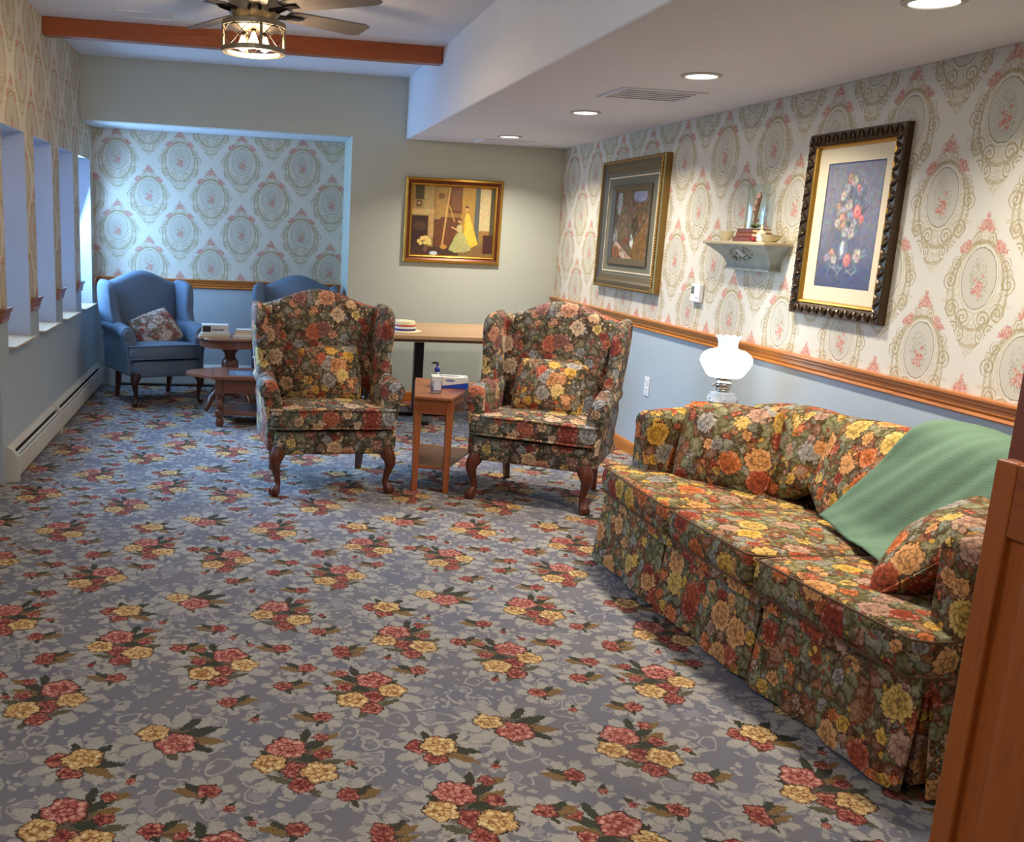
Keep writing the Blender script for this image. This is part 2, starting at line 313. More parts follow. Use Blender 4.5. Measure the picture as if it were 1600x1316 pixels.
def wood(name, c1, c2, axis='x', rough=.35, sc_=1., gloss=.5):
    g = G(name, rough, gloss)
    k = {'x': (1.5, 14, 14), 'y': (14, 1.5, 14), 'z': (14, 14, 1.5)}[axis]
    v = g.vm('MULTIPLY', g.co, tuple(q*sc_ for q in k))
    a = g.noise(v, 2.2, 4, .6, 0, 1.2); b = g.noise(v, 11, 3, .6)
    f = g.ma('MULTIPLY_ADD', a, .75, g.ma('MULTIPLY', b, .3))
    g.bump(b, .05, .002)
    return g.done(g.ramp(f, [(.30, c2), (.52, c1), (.62, c1), (.78, c2)]))
OAK_X = wood('golden oak x', rgb(192, 112, 44), rgb(146, 76, 24), 'x', .3)
OAK_Y = wood('golden oak y', rgb(192, 116, 44), rgb(144, 76, 22), 'y', .3)
BEAM = wood('reddish beam wood', rgb(164, 82, 34), rgb(122, 54, 20), 'x', .35)
RAILRED = wood('reddish rail wood', rgb(150, 94, 70), rgb(110, 62, 44), 'y', .35)
DOORW = wood('door wood upright', rgb(168, 88, 24), rgb(142, 68, 15), 'z', .5)
DOORWX = wood('door wood level', rgb(158, 82, 24), rgb(124, 58, 14), 'y', .5)
POSTW = wood('dark post wood', rgb(132, 64, 24), rgb(96, 42, 14), 'z', .4)
CHERRY = wood('cherry table wood', rgb(150, 84, 46), rgb(112, 56, 28), 'y', .28)
CHERRYZ = wood('cherry leg wood', rgb(156, 86, 44), rgb(116, 58, 28), 'z', .3)
MAHOG = wood('mahogany leg wood', rgb(92, 44, 26), rgb(54, 24, 14), 'z', .25)
BROWN = wood('brown table wood', rgb(118, 72, 52), rgb(82, 46, 32), 'x', .28)
BROWNZ = wood('brown turned wood', rgb(104, 62, 44), rgb(70, 40, 28), 'z', .3)
LAMIN = wood('tan laminate', rgb(178, 140, 98), rgb(160, 122, 82), 'x', .35)
SILLW = wood('pale sill wood', rgb(206, 176, 140), rgb(184, 150, 112), 'y', .4)
PAINT = plain('blue grey wall paint', rgb(172, 181, 184), .6, 0, .3, 160, .05)
PAINT_S = plain('sage grey wall paint', rgb(192, 196, 182), .6, 0, .3, 160, .05)
CEILM = plain('white ceiling paint', rgb(222, 225, 232), .8, 0, .2, 120, .08)
REVEAL = plain('window reveal paint', rgb(186, 192, 204), .6)
BLACK = plain('black metal', (.012, .012, .016), .35, .3)
DARK = plain('dark slot', (.01, .01, .01), .8)
HEATM = plain('cream heater enamel', rgb(206, 200, 186), .4)
GOLD = plain('gold leaf', rgb(196, 148, 62), .3, .85, .5, 60, .3)
GOLD_D = plain('aged gold', rgb(140, 112, 62), .4, .7, .5, 80, .4)
OLIVEF = plain('olive bronze moulding', rgb(92, 80, 58), .45, .3)
GREYMAT = plain('grey green mat', rgb(112, 108, 88), .7)
CREAMMAT = plain('cream mat board', rgb(222, 206, 172), .8)
BLUEMAT = plain('slate mat edge', rgb(84, 92, 118), .8)
WHITE = plain('white plastic', rgb(226, 226, 224), .4)
BLUEV = plain('blue upholstery', rgb(100, 116, 134), .75, 0, .2, 400, .2)
GREEN = plain('green fleece', rgb(110, 134, 108), .95, 0, .1, 320, .9)
CHROME = plain('nickel', rgb(190, 186, 176), .25, 1)

# ------------------------------------------------------------------ mesh helpers
def mesh_obj(name, bm, mats, parent=None, smooth=False, angle=40):
    me = bpy.data.meshes.new(name); bmesh.ops.recalc_face_normals(bm, faces=bm.faces); bm.to_mesh(me); bm.free()
    for m in (mats if isinstance(mats, (list, tuple)) else [mats]): me.materials.append(m)
    if smooth:
        for p in me.polygons: p.use_smooth = True
        me.set_sharp_from_angle(angle=math.radians(angle))
    o = bpy.data.objects.new(name, me); C.objects.link(o)
    if parent: o.parent = parent
    return o
def bx(bm, x0, x1, y0, y1, z0, z1, bev=0., mi=0, seg=2):
    m = Matrix.Translation(((x0+x1)/2, (y0+y1)/2, (z0+z1)/2)) @ Matrix.Diagonal((abs(x1-x0), abs(y1-y0), abs(z1-z0), 1))
    r = bmesh.ops.create_cube(bm, size=1, matrix=m)
    fs = list({f for v in r['verts'] for f in v.link_faces})
    for f in fs: f.material_index = mi
    if bev:
        es = list({e for f in fs for e in f.edges}); bmesh.ops.bevel(bm, geom=es, offset=bev, segments=seg, affect='EDGES', profile=.5)
def tube(bm, pts, rad, n=12, mi=0, cap=True, ref=None, sx=1.):
    pts = [Vector(p) for p in pts]; rad = rad if isinstance(rad, (list, tuple)) else [rad]*len(pts)
    rings = []; up = Vector(ref) if ref else None
    for i, p in enumerate(pts):
        t = (pts[min(i+1, len(pts)-1)]-pts[max(i-1, 0)]).normalized()
        if up is None: up = Vector((0, 0, 1)) if abs(t.z) < .9 else Vector((1, 0, 0))
        a = (up-t*up.dot(t)).normalized(); b = t.cross(a); up = a
        rings.append([bm.verts.new(p+(a*math.cos(2*PI*k/n)*sx+b*math.sin(2*PI*k/n))*rad[i]) for k in range(n)])
    for r, s in zip(rings, rings[1:]):
        for k in range(n): bm.faces.new((r[k], r[(k+1) % n], s[(k+1) % n], s[k])).material_index = mi
    if cap:
        bm.faces.new(rings[0][::-1]).material_index = mi; bm.faces.new(rings[-1]).material_index = mi
def lathe(bm, prof, c=(0, 0, 0), n=28, mi=0, sx=1., sy=1., wob=None, cap=True):
    rings = []
    for i, (r, z) in enumerate(prof):
        rings.append([bm.verts.new((c[0]+r*sx*math.cos(2*PI*k/n), c[1]+r*sy*math.sin(2*PI*k/n), c[2]+z+(wob(i, 2*PI*k/n) if wob else 0))) for k in range(n)])
    for r, s in zip(rings, rings[1:]):
        for k in range(n): bm.faces.new((r[k], r[(k+1) % n], s[(k+1) % n], s[k])).material_index = mi
    if cap:
        bm.faces.new(rings[0][::-1]).material_index = mi; bm.faces.new(rings[-1]).material_index = mi
def prism(bm, poly, fn, d0, d1, mi=0, steps=1):     # poly extruded along d, fn(a, b, d) -> point
    rings = [[bm.verts.new(fn(a, b, d0+(d1-d0)*k/steps)) for a, b in poly] for k in range(steps+1)]
    n = len(poly)
    for r, s in zip(rings, rings[1:]):
        for k in range(n): bm.faces.new((r[k], r[(k+1) % n], s[(k+1) % n], s[k])).material_index = mi
    for r in (rings[0][::-1], rings[-1]): bm.faces.new(r).material_index = mi
def resample(poly, n):
    P = [Vector((a, b)) for a, b in poly]; L = [(P[(i+1) % len(P)]-P[i]).length for i in range(len(P))]; T = sum(L); out = []
    i = 0; acc = 0
    for k in range(n):
        t = T*k/n
        while acc+L[i] < t: acc += L[i]; i += 1
        out.append(P[i].lerp(P[(i+1) % len(P)], (t-acc)/L[i]))
    return out
def rrect(w, h, r, x0=0., y0=0., n=6):
    out = []
    for cx, cy, a0 in ((w/2-r, h/2-r, 0), (-w/2+r, h/2-r, PI/2), (-w/2+r, -h/2+r, PI), (w/2-r, -h/2+r, 1.5*PI)):
        for k in range(n+1): out.append((x0+cx+r*math.cos(a0+PI/2*k/n), y0+cy+r*math.sin(a0+PI/2*k/n)))
    return out
def smoothpoly(pts, n=64, it=2):
    P = [tuple(p) for p in pts]
    for _ in range(it):
        Q = []
        for i in range(len(P)):
            a, b = P[i], P[(i+1) % len(P)]
            Q += [(a[0]*.75+b[0]*.25, a[1]*.75+b[1]*.25), (a[0]*.25+b[0]*.75, a[1]*.25+b[1]*.75)]
        P = Q
    return resample(P, n)
def puff(bm, poly, T, rim, fn, bulge=0., n=64, mi=0, rk=5, fill=6, crown2=None):
    """padded slab: outline poly, thickness T, rounded rim; fn(a, b, c) -> point (c across the thickness)"""
    P = poly if isinstance(poly[0], Vector) and len(poly) == n else resample(poly, n)
    cx = sum(p.x for p in P)/len(P); cy = sum(p.y for p in P)/len(P)
    rr = max(sum((p-Vector((cx, cy))).length for p in P)/len(P), .01)
    lv = []
    for k in range(rk+1):
        th = PI/2*k/rk; lv.append((1-rim/rr*(1-math.cos(th)), T/2*math.sin(th)))
    s0 = lv[-1][0]
    for k in range(1, fill): lv.append((s0*(1-k/fill), T/2+bulge*(1-((1-k/fill))**2)))
    def ring(s, h): return [bm.verts.new(fn(cx+(p.x-cx)*s, cy+(p.y-cy)*s, h)) for p in P]
    mid = ring(1, 0)
    for sg in (1, -1):
        prev = mid
        for (s, h) in lv[1:]:
            cur = ring(s, h*sg)
            for k in range(n): bm.faces.new((prev[k], prev[(k+1) % n], cur[(k+1) % n], cur[k])).material_index = mi
            prev = cur
        c = bm.verts.new(fn(cx, cy, (T/2+bulge)*sg))
        for k in range(n): bm.faces.new((prev[k], prev[(k+1) % n], c)).material_index = mi
def empty(name, loc=(0, 0, 0), rz=0.):
    o = bpy.data.objects.new(name, None); C.objects.link(o); o.location = loc; o.rotation_euler = (0, 0, rz); o.empty_display_size = .1
    return o
def tag(o, label=None, cat=None, group=None, kind=None):
    if label: o['label'] = label
    if cat: o['category'] = cat
    if group: o['group'] = group
    if kind: o['kind'] = kind
    return o
def struct(name, bm, mats, label=None, smooth=False):
    o = mesh_obj(name, bm, mats, None, smooth); o['kind'] = 'structure'
    if label: o['label'] = label
    return o
def copy_tree(o, parent=None):
    c = o.copy(); C.objects.link(c); c.parent = parent
    for ch in list(o.children): copy_tree(ch, c)
    return c
NB = bmesh.new

# ------------------------------------------------------------------ room shell
b = NB(); bx(b, -4.2, 3.0, -2.6, 9.5, -.12, 0); struct('floor', b, CARPET, 'grey lavender carpet with rose bouquets')
RZ0, RZ1 = .905, .985        # chair rail
# right wall: paint below the rail, wallpaper above
b = NB(); bx(b, XR, XR+.15, -2.6, 9.37, 0, .95, 0, 0); bx(b, XR, XR+.15, -2.6, 9.37, .95, ZH+.1, 0, 1)
struct('wall_right', b, [PAINT, WP_SIDE], 'right wall, medallion wallpaper above blue grey paint')
# far wall pier and header
b = NB(); bx(b, .90, XR, YF, YF+.12, 0, ZH); bx(b, XL, .90, YF, YF+.12, 2.269, ZH); bx(b, .90, 1.02, YF+.12, YB, 0, 2.269)
struct('wall_far', b, PAINT_S, 'sage grey end wall with the alcove opening')
b = NB(); bx(b, XL-.05, 1.02, YF+.12, YB+.12, 2.269, 2.35); struct('ceiling_alcove', b, CEILM, 'low ceiling of the alcove')
b = NB(); bx(b, XL-.05, 1.02, YB, YB+.12, 0, .95, 0, 0); bx(b, XL-.05, 1.02, YB, YB+.12, .95, 2.269, 0, 1)
struct('wall_back', b, [PAINT, WP_BACK], 'alcove back wall, medallion wallpaper above blue paint')
b = NB(); bx(b, -4.2, 1.36, -2.6, YF+.12, ZH, ZH+.1); struct('ceiling', b, CEILM, 'high white ceiling')
b = NB(); bx(b, 1.36, XR, -2.6, YF, ZL, ZH+.1, .012, 0, 3); struct('ceiling_soffit', b, CEILM, 'dropped white ceiling along the right wall')
# left wall with four tall openings
SZ0, SZ1 = .74, 1.985; YS = 5.62; TH = .22
ys = [YS]+[v for w in WIN for v in w]+[YB+.12]
b = NB()
for i in range(0, len(ys), 2):      # piers
    bx(b, XL-TH, XL, ys[i], ys[i+1], 0, .95, 0, 0); bx(b, XL-TH, XL, ys[i], ys[i+1], .95, SZ1, 0, 1)
for (a, c) in WIN: bx(b, XL-TH, XL, a, c, 0, SZ0, 0, 0)
bx(b, XL-TH, XL, YS, YB+.12, SZ1, ZH+.1, 0, 1)
# jamb and head linings painted, 4 mm
for (a, c) in WIN:
    bx(b, XL-TH, XL-.001, a, a+.004, SZ0, SZ1, 0, 2); bx(b, XL-TH, XL-.001, c-.004, c, SZ0, SZ1, 0, 2); bx(b, XL-TH, XL-.001, a, c, SZ1-.004, SZ1, 0, 2)
struct('wall_left', b, [PAINT, WP_SIDE, REVEAL], 'left wall with tall narrow window recesses')
b = NB(); bx(b, -4.2, XL-TH, YS, YS+.12, 0, ZH); bx(b, XL-TH, XL-.001, YS-.012, YS, 0, ZH); struct('wall_left_return', b, PAINT, 'wall stepping out to the left')
b = NB(); bx(b, -4.32, -4.2, -2.6, YS+.12, 0, ZH+.1); bx(b, -4.2, 3., -2.72, -2.6, 0, ZH+.1); struct('wall_rear', b, PAINT, 'walls behind the camera')
b = NB(); bx(b, 1.70, XR, 1.62, 1.72, 0, ZH); struct('wall_front', b, PAINT, 'short wall beside the door post')
GL = G('window glass', .02); gn = GL.n; tr = gn.new('ShaderNodeBsdfTransparent'); gs = gn.new('ShaderNodeBsdfGlossy'); gs.inputs['Roughness'].default_value = .02
mx = gn.new('ShaderNodeMixShader'); fr = gn.new('ShaderNodeFresnel'); fr.inputs[0].default_value = 1.45
GL.t.links.new(fr.outputs[0], mx.inputs[0]); GL.t.links.new(tr.outputs[0], mx.inputs[1]); GL.t.links.new(gs.outputs[0], mx.inputs[2]); GL.t.links.new(mx.outputs[0], gn['Material Output'].inputs[0])
GLASS = GL.m
for i, (a, c) in enumerate(WIN):
    w = empty('window_%d' % (i+1), (XL-TH+.02, (a+c)/2, SZ0)); tag(w, kind='structure')
    h = (c-a)/2-.004; H = SZ1-SZ0-.004
    b = NB()
    bx(b, -.02, .02, -h, -h+.035, 0, H, .003); bx(b, -.02, .02, h-.035, h, 0, H, .003); bx(b, -.02, .02, -h, h, 0, .035, .003); bx(b, -.02, .02, -h, h, H-.035, H, .003); bx(b, -.015, .015, -h, h, H*.5-.015, H*.5+.015)
    mesh_obj('window_frame', b, WHITE, w)
    b = NB(); bx(b, -.003, .003, -h+.03, h-.03, .03, H-.03); mesh_obj('pane', b, GLASS, w)
    b = NB(); bx(b, -.0, .30-.06, -h-.0, h+.0, .001, .014, .003); o = mesh_obj('window_sill', b, SILLW, w); o['label'] = 'pale wooden window sill'
# chair rail profile
def rail_profile():
    return [(0, .905), (.012, .905), (.02, .913), (.016, .925), (.022, .935), (.022, .950), (.030, .958), (.030, .966), (.040, .976), (.040, .985), (0, .985)]
def trim(name, fn, d0, d1, mat, label, prof=None):
    b = NB(); prism(b, prof or rail_profile(), fn, d0, d1); return struct(name, b, mat, label)
trim('trim_1', lambda a, c, d: (XR-a, d, c), 1.72, YF-.0, OAK_Y, 'golden oak chair rail along the right wall')
trim('trim_2', lambda a, c, d: (d, YB-a, c), XL, .90, OAK_X, 'oak chair rail across the alcove')
gap = [(YS, WIN[0][0]-.03)]+[(WIN[k][1]+.03, WIN[k+1][0]-.03) for k in range(3)]+[(WIN[3][1]+.03, YB-.04)]
for k, (a, c) in enumerate(gap):
    trim('trim_%d' % (k+3), lambda p, q, d: (XL+p, d, q), a, c, RAILRED, 'short reddish rail block between window recesses' if 0 < k < 4 else 'reddish chair rail on the left wall')
BASE = [(0, 0), (.014, 0), (.014, .07), (.010, .085), (.004, .09), (0, .09)]
trim('baseboard_right', lambda a, c, d: (XR-a, d, c), 1.72, YF, OAK_Y, 'oak baseboard of the right wall', BASE)
trim('baseboard_far', lambda a, c, d: (d, YF-a, c), .90, XR-.015, OAK_X, 'oak baseboard of the end wall', BASE)
trim('baseboard_left', lambda a, c, d: (d, YS-.012-a, c), -4.2, XL-.03, OAK_X, 'orange wood baseboard at the left edge', BASE)
# wooden beam under the high ceiling
b = NB(); bx(b, XL, 1.355, 7.09, 7.2, 2.655, ZH, .006); struct('trim_9', b, BEAM, 'reddish wooden ceiling beam')
# door post, half door
b = NB(); bx(b, 1.58, 1.70, 1.60, 1.74, 0, ZH, .004); bx(b, 1.565, 1.60, 1.66, 1.75, 0, ZH, .006); struct('trim_10', b, POSTW, 'dark wooden door post')
dr = empty('door_1', (1.50, 1.702, 0), math.radians(8)); tag(dr, 'wooden half door with raised panel, standing open at the right edge', kind='structure')
# local: x = thickness towards right, y negative = towards camera
DW, DH = .82, 1.108
b = NB(); bx(b, 0, .042, -.05, 0, .01, DH, .004); bx(b, 0, .042, -DW, -DW+.05, .01, DH, .004); mesh_obj('stile', b, DOORW, dr)
b = NB(); bx(b, 0.0005, .0415, -DW+.05, -.05, DH-.15, DH-.0005, .004); bx(b, .0005, .0415, -DW+.05, -.05, .01, .18, .004); mesh_obj('rail', b, DOORWX, dr)
b = NB(); bx(b, .014, .028, -DW+.045, -.045, .175, DH-.145)
puff(b, rrect(DW-.18, DH-.42, .03), .03, .03, lambda p, q, r: (.021+r, -DW/2+p, .18+(DH-.33)/2+q), 0, 48, 0, 4, 2)
o = mesh_obj('raised_panel', b, DOORW, dr, True)
b = NB(); tube(b, [(.044, -.004, .30), (.044, -.004, .38)], .006, 8); tube(b, [(.044, -.004, .88), (.044, -.004, .96)], .006, 8); o = mesh_obj('hinge', b, GOLD_D, dr, True)

# ------------------------------------------------------------------ baseboard heaters
def heater(y0, y1, xw, label, along='y', split=None):
    t = empty('baseboard_heater', ((xw, y0, 0) if along == 'y' else (y0, xw, 0)), 0 if along == 'y' else -PI/2)
    tag(t, label, 'heater'); L = y1-y0
    f = (lambda a, c, d: (a, d, c)) if along == 'y' else (lambda a, c, d: (a, d, c))
    shell = [(.0, .02), (.058, .02), (.062, .03), (.062, .135), (.054, .140), (.0505, .135), (.0505, .04), (.004, .04), (.004, .15), (.030, .168), (.034, .175), (.028, .182), (.012, .198), (0, .20)]
    n = 2 if split else 1; cuts = [0]+([split-y0] if split else [])+[L]
    for k in range(n):
        b = NB(); prism(b, shell, f, cuts[k]+.010, cuts[k+1]-.010); mesh_obj('cover', b, HEATM, t)
        b = NB(); prism(b, [(.006, .05), (.048, .05), (.048, .13), (.03, .155), (.006, .14)], f, cuts[k]+.03, cuts[k+1]-.03); mesh_obj('fin_core', b, DARK, t)
        b = NB(); prism(b, [(.030, .148), (.0475, .139), (.0485, .142), (.031, .151)], f, cuts[k]+.03, cuts[k+1]-.03); mesh_obj('damper', b, HEATM, t)
    for d in [0]+([split-y0-.03] if split else [])+[L-.05]:
        b = NB(); prism(b, [(0, .0), (.066, .0), (.066, .145), (.036, .185), (.012, .203), (0, .203)], f, d, d+(.05 if d in (0, L-.05) else .06)); mesh_obj('end_cap', b, HEATM, t)
    return t
heater(5.66, 9.18, XL, 'cream baseboard heater along the left wall under the windows', 'y', 7.05)
h2 = heater(XL+.12, .86, 0, 'dark slotted baseboard heater across the alcove behind the blue chairs', 'x')
h2.location = (XL+.12, YB, 0); h2.rotation_euler = (0, 0, -PI/2)
# for the rotated one local y runs along +x: mirror by a half turn
h2.rotation_euler = (0, 0, -PI/2); h2.location = (XL+.12, YB, 0)

PIPE = plain('brown piping', rgb(92, 62, 34), .8)
# ------------------------------------------------------------------ wing chair
def side(s): return -1 if s < 0 else 1
def wing_chair(name, label, cat, FAB, LEG, w=.66, hback=1.13, claw=True, cuff=False):
    t = empty(name); tag(t, label, cat); hw = w/2
    # seat base
    b = NB(); puff(b, rrect(w, .60, .05, 0, .0), .135, .02, lambda p, q, r: (p, q, .305+r), 0, 64); mesh_obj('seat_base', b, FAB, t, True, 60)
    # cushion, T shaped, flat sided with piped edges
    cw = hw+.015
    T = [(-cw, -.325), (cw, -.325), (cw, -.20), (hw-.07, -.185), (hw-.09, .20), (-hw+.09, .20), (-hw+.07, -.185), (-cw, -.20)]
    Tp = smoothpoly(T, 80, 2)
    b = NB(); puff(b, Tp, .115, .018, lambda p, q, r: (p, q, .432+r+.012*math.cos(p/hw*1.2)), .016, 80, 0, 4)
    cu = mesh_obj('seat_cushion', b, FAB, t, True, 60)
    b = NB()
    for zz in (.487, .383):
        pts = [(p.x*1.0, p.y*1.0, zz+.012*math.cos(p.x/hw*1.2)) for p in Tp]; tube(b, pts+[pts[0]], .006, 6, 0, False)
    mesh_obj('piping', b, FAB, cu, True)
    # backrest with camel crown
    bw = hw-.035
    crown = [(-bw, .40), (bw, .40), (bw+.05, .90), (bw+.06, hback-.115)]+[(x, (hback-.10)+.10*(.5+.5*math.cos(PI*x/(bw+.05)))**.8) for x in [(1-.1667*k)*(bw+.05) for k in range(13)]]+[(-bw-.06, hback-.115), (-bw-.05, .90)]
    b = NB()
    def fb(p, q, r):
        rec = (q-.40)*.26; return (p, .235+rec-r*1+.0-(.03*math.cos(p/bw*1.3)), q)
    puff(b, smoothpoly(crown, 80, 1), .13, .05, fb, .018, 80); mesh_obj('backrest', b, FAB, t, True, 60)
    # wings
    for s in (-1, 1):
        hk = hback-1.13; Wp = [(.37, .50), (.15, .52), (-.02, .57), (.0, .66), (.045, .74), (.05, .85), (.055, .93+hk), (.075, 1.0+hk), (.12, 1.04+hk), (.25, 1.055+hk), (.44, 1.05+hk), (.45, .72)]
        b = NB()
        def fw(p, q, r): return (s*(hw+.0+.035*(q-.55)/.45+.03*max(0, (.30-p))*1.2)+r*s, p, q)
        puff(b, smoothpoly(Wp, 72, 2), .075, .036, fw, .006, 72); mesh_obj('wing', b, FAB, t, True, 60)
        # arm: inner panel, scroll roll, outer panel
        pf = [(-.055, .25), (-.055, .50), (-.055, .56)]
        for k in range(9):
            a = PI-k*PI/6.2; pf.append((.004+.058*math.cos(a), .585+.060*math.sin(a)))
        pf += [(.045, .50), (.035, .40), (.035, .25)]
        b = NB(); nst = 8
        def fa(p, q, d):
            k = (d+.25)/.58; sp = 1-.10*k
            return (s*(hw-.005+p+.028*(1-k)*max(0, (q-.45)/.2)), d, .25+(q-.25)*(1-.0*k)+(.028*math.sin(k*2.2))*(q > .5))
        prism(b, pf, fa, -.25, .36, 0, nst)
        o = mesh_obj('arm', b, FAB, t, True, 50)
        md = o.modifiers.new('bev', 'BEVEL'); md.width = .016; md.segments = 3; md.limit_method = 'ANGLE'; md.angle_limit = math.radians(50)
        b = NB()      # scroll front facing
        puff(b, [(a_*.86+s*0, q_) for a_, q_ in [(.004+.044*math.cos(u*PI/8), .585+.044*math.sin(u*PI/8)) for u in range(16)]], .02, .01, lambda p, q, r: (s*(hw+.020+p), -.25+r, q), 0, 32, 0, 3, 2)
        mesh_obj('arm_facing', b, FAB, o, True, 60)
        # front leg
        x0, y0 = s*(hw-.035), -.265; d = Vector((s*.70, -.70, 0))
        b = NB()
        if claw:
            path = [(.0, .27, .040), (.012, .235, .043), (.032, .205, .037), (.034, .175, .030), (.022, .14, .023), (.010, .10, .018), (.006, .07, .0175), (.014, .05, .021), (.026, .034, .029), (.030, .018, .029), (.028, .001, .020)]
        else:
            path = [(.0, .27, .040), (.010, .235, .042), (.026, .205, .034), (.026, .175, .027), (.016, .14, .021), (.006, .09, .016), (.010, .055, .016), (.022, .03, .022), (.030, .014, .024), (.030, .001, .016)]
        tube(b, [(x0+d.x*q, y0+d.y*q, z) for q, z, r in path], [r for q, z, r in path], 14)
        if claw:
            for k in (-1, 0, 1):
                e = Matrix.Rotation(k*.75, 3, 'Z') @ d
                tube(b, [(x0+d.x*.012, y0+d.y*.012, .072), (x0+d.x*.014+e.x*.026, y0+d.y*.014+e.y*.026, .048), (x0+d.x*.02+e.x*.036, y0+d.y*.02+e.y*.036, .024), (x0+d.x*.02+e.x*.034, y0+d.y*.02+e.y*.034, .003)], [.008, .010, .009, .005], 8)
        # knee bracket
        tube(b, [(x0, y0+.02, .245), (x0-s*.05, y0+.012, .246), (x0-s*.085, y0+.01, .252)], [.026, .016, .004], 8)
        mesh_obj('leg', b, LEG, t, True, 60)
        b = NB(); xr, yr = s*(hw-.07), .27
        tube(b, [(xr, yr, .27), (xr, yr+.02, .12), (xr, yr+.055, .0)], [.030, .026, .021], 4); mesh_obj('leg', b, MAHOG, t)
    if cuff: pass
    return t
def place(o, x, y, rz):
    o.location = (x, y, 0); o.rotation_euler = (0, 0, rz)
DKLEG = wood('dark brown leg wood', rgb(54, 30, 24), rgb(30, 16, 12), 'z', .3)
ch = wing_chair('wing_chair', 'floral tapestry wing chair on claw feet, left of the small wedge table', 'armchair', TAP_CHAIR, MAHOG, .69)
ch['group'] = 'floral wing chairs'
AX, AY, AR = .495, 5.70, math.radians(5)
place(ch, AX, AY, AR)
chB = copy_tree(ch); chB['label'] = 'floral tapestry wing chair turned aside, between the wedge table and the sofa'
BX, BY, BR = 1.745, 5.42, math.radians(-30); place(chB, BX, BY, BR)
bl = wing_chair('wing_chair', 'blue wing chair in the alcove corner by the windows', 'armchair', BLUEV, DKLEG, .60, 1.07, False)
bl['group'] = 'blue wing chairs'; place(bl, -.725, 8.45, math.radians(25))
bl2 = copy_tree(bl); bl2['label'] = 'blue wing chair mostly hidden behind the left floral wing chair'
place(bl2, .435, 8.60, math.radians(-8))

# ------------------------------------------------------------------ throw pillows
def pillow(name, w, h, T, mat, M, label, group=None, pipe=None):
    b = NB(); P = []
    for k in range(80):
        a = 2*PI*k/80; c, s_ = math.cos(a), math.sin(a); q = 1/max(abs(c), abs(s_))
        q = q**.82 * 1.0; P.append(Vector((w/2*c*q, h/2*s_*q)))
    cx = 0
    def fn(p, q, r):
        e = max(abs(p)/(w/2), abs(q)/(h/2)); return (p, q, r*(1-.55*min(1, e)**3))
    puff(b, P, T, w*.20, fn, T*.10, 80, 0, 6, 6)
    o = mesh_obj(name, b, mat, None, True, 70); o.matrix_world = M; tag(o, label, 'pillow', group)
    b = NB(); tube(b, [(p.x, p.y, 0) for p in P]+[(P[0].x, P[0].y, 0)], .005, 6, 0, False)
    mesh_obj('piping', b, pipe or mat, o, True)
    return o
def M_on(x, y, z, rz, tilt, roll=0.):
    return Matrix.Translation((x, y, z)) @ Matrix.Rotation(rz, 4, 'Z') @ Matrix.Rotation(PI/2-tilt, 4, 'X') @ Matrix.Rotation(roll, 4, 'Z')
def in_chair(cx, cy, rz, lx, ly, z, drz, tilt, roll=0.):
    v = Matrix.Rotation(rz, 3, 'Z') @ Vector((lx, ly, 0)); return M_on(cx+v.x, cy+v.y, z, rz+drz, tilt, roll)
pillow('throw_pillow', .37, .34, .15, TAP_PILLOW, in_chair(AX, AY, AR, .03, .085, .645, 0, .38, .03), 'square floral pillow on the left floral wing chair')
pillow('throw_pillow', .42, .34, .15, TAP_PILLOW, in_chair(BX, BY, BR, .01, .08, .635, .05, .42, -.05), 'square floral pillow on the wing chair beside the sofa')
pillow('throw_pillow', .36, .34, .13, TAP_LIGHT, in_chair(-.725, 8.45, math.radians(25), .0, .0, .60, -.25, .70, .45), 'red and cream rose pillow slumped on the blue corner chair')

# ------------------------------------------------------------------ sofa (local x: far end -> near end, y: front -> wall)
SO = empty('sofa', (1.690, 4.262, 0), math.atan2(-.9972, .0742)); tag(SO, 'three seat floral tapestry sofa with skirt along the right wall', 'sofa')
SL, SD = 2.04, .90
def bow(x): return -.055*math.sin(PI*max(0, min(1, x/SL)))
# body box
b = NB()
prism(b, [(0.01, .015), (SL-.01, .015), (SL-.01, SD-.02), (.01, SD-.02)], lambda p, q, d: (p, q+.03, d), .03, .33)
mesh_obj('frame', b, TAP_SOFA, SO)
# skirt panels with kick pleats
def skirt(x0, x1, n, fn):
    b = NB(); cols = []
    for i in range(n+1):
        u = i/n; x = x0+(x1-x0)*u
        col_ = []
        for j in range(9):
            v = j/8; flare = .035*v; ripple = .010*v*math.sin(u*9+1)+.006*v*math.sin(u*23)
            col_.append((x, -flare-ripple, .33-.315*v))
        cols.append(col_)
    A = [[b.verts.new(fn(*p)) for p in c] for c in cols]; B = [[b.verts.new(fn(p[0], p[1]+.010, p[2])) for p in c] for c in cols]
    for i in range(n):
        for j in range(8):
            b.faces.new((A[i][j], A[i+1][j], A[i+1][j+1], A[i][j+1])); b.faces.new((B[i][j], B[i][j+1], B[i+1][j+1], B[i+1][j]))
    for i in range(n):
        b.faces.new((A[i][0], B[i][0], B[i+1][0], A[i+1][0])); b.faces.new((A[i][8], A[i+1][8], B[i+1][8], B[i][8]))
    for j in range(8):
        b.faces.new((A[0][j], A[0][j+1], B[0][j+1], B[0][j])); b.faces.new((A[n][j], B[n][j], B[n][j+1], A[n][j+1]))
    return mesh_obj('skirt_panel', b, TAP_SOFA, SO, True, 50)
edges = [0, .64, 1.33, SL]
for k in range(3): skirt(edges[k]+(.012 if k else 0), edges[k+1]-.012*(k < 2), 24, lambda x, y, z: (x, y+.02+bow(x)*.4, z))
skirt(0, SD-.05, 16, lambda x, y, z: (-y*-1*-1-.0+(-.0), x+.03, z) if False else (0.0+y, x+.03, z))
skirt(0.03, SD-.05, 16, lambda x, y, z: (SL-y, x+.03, z))
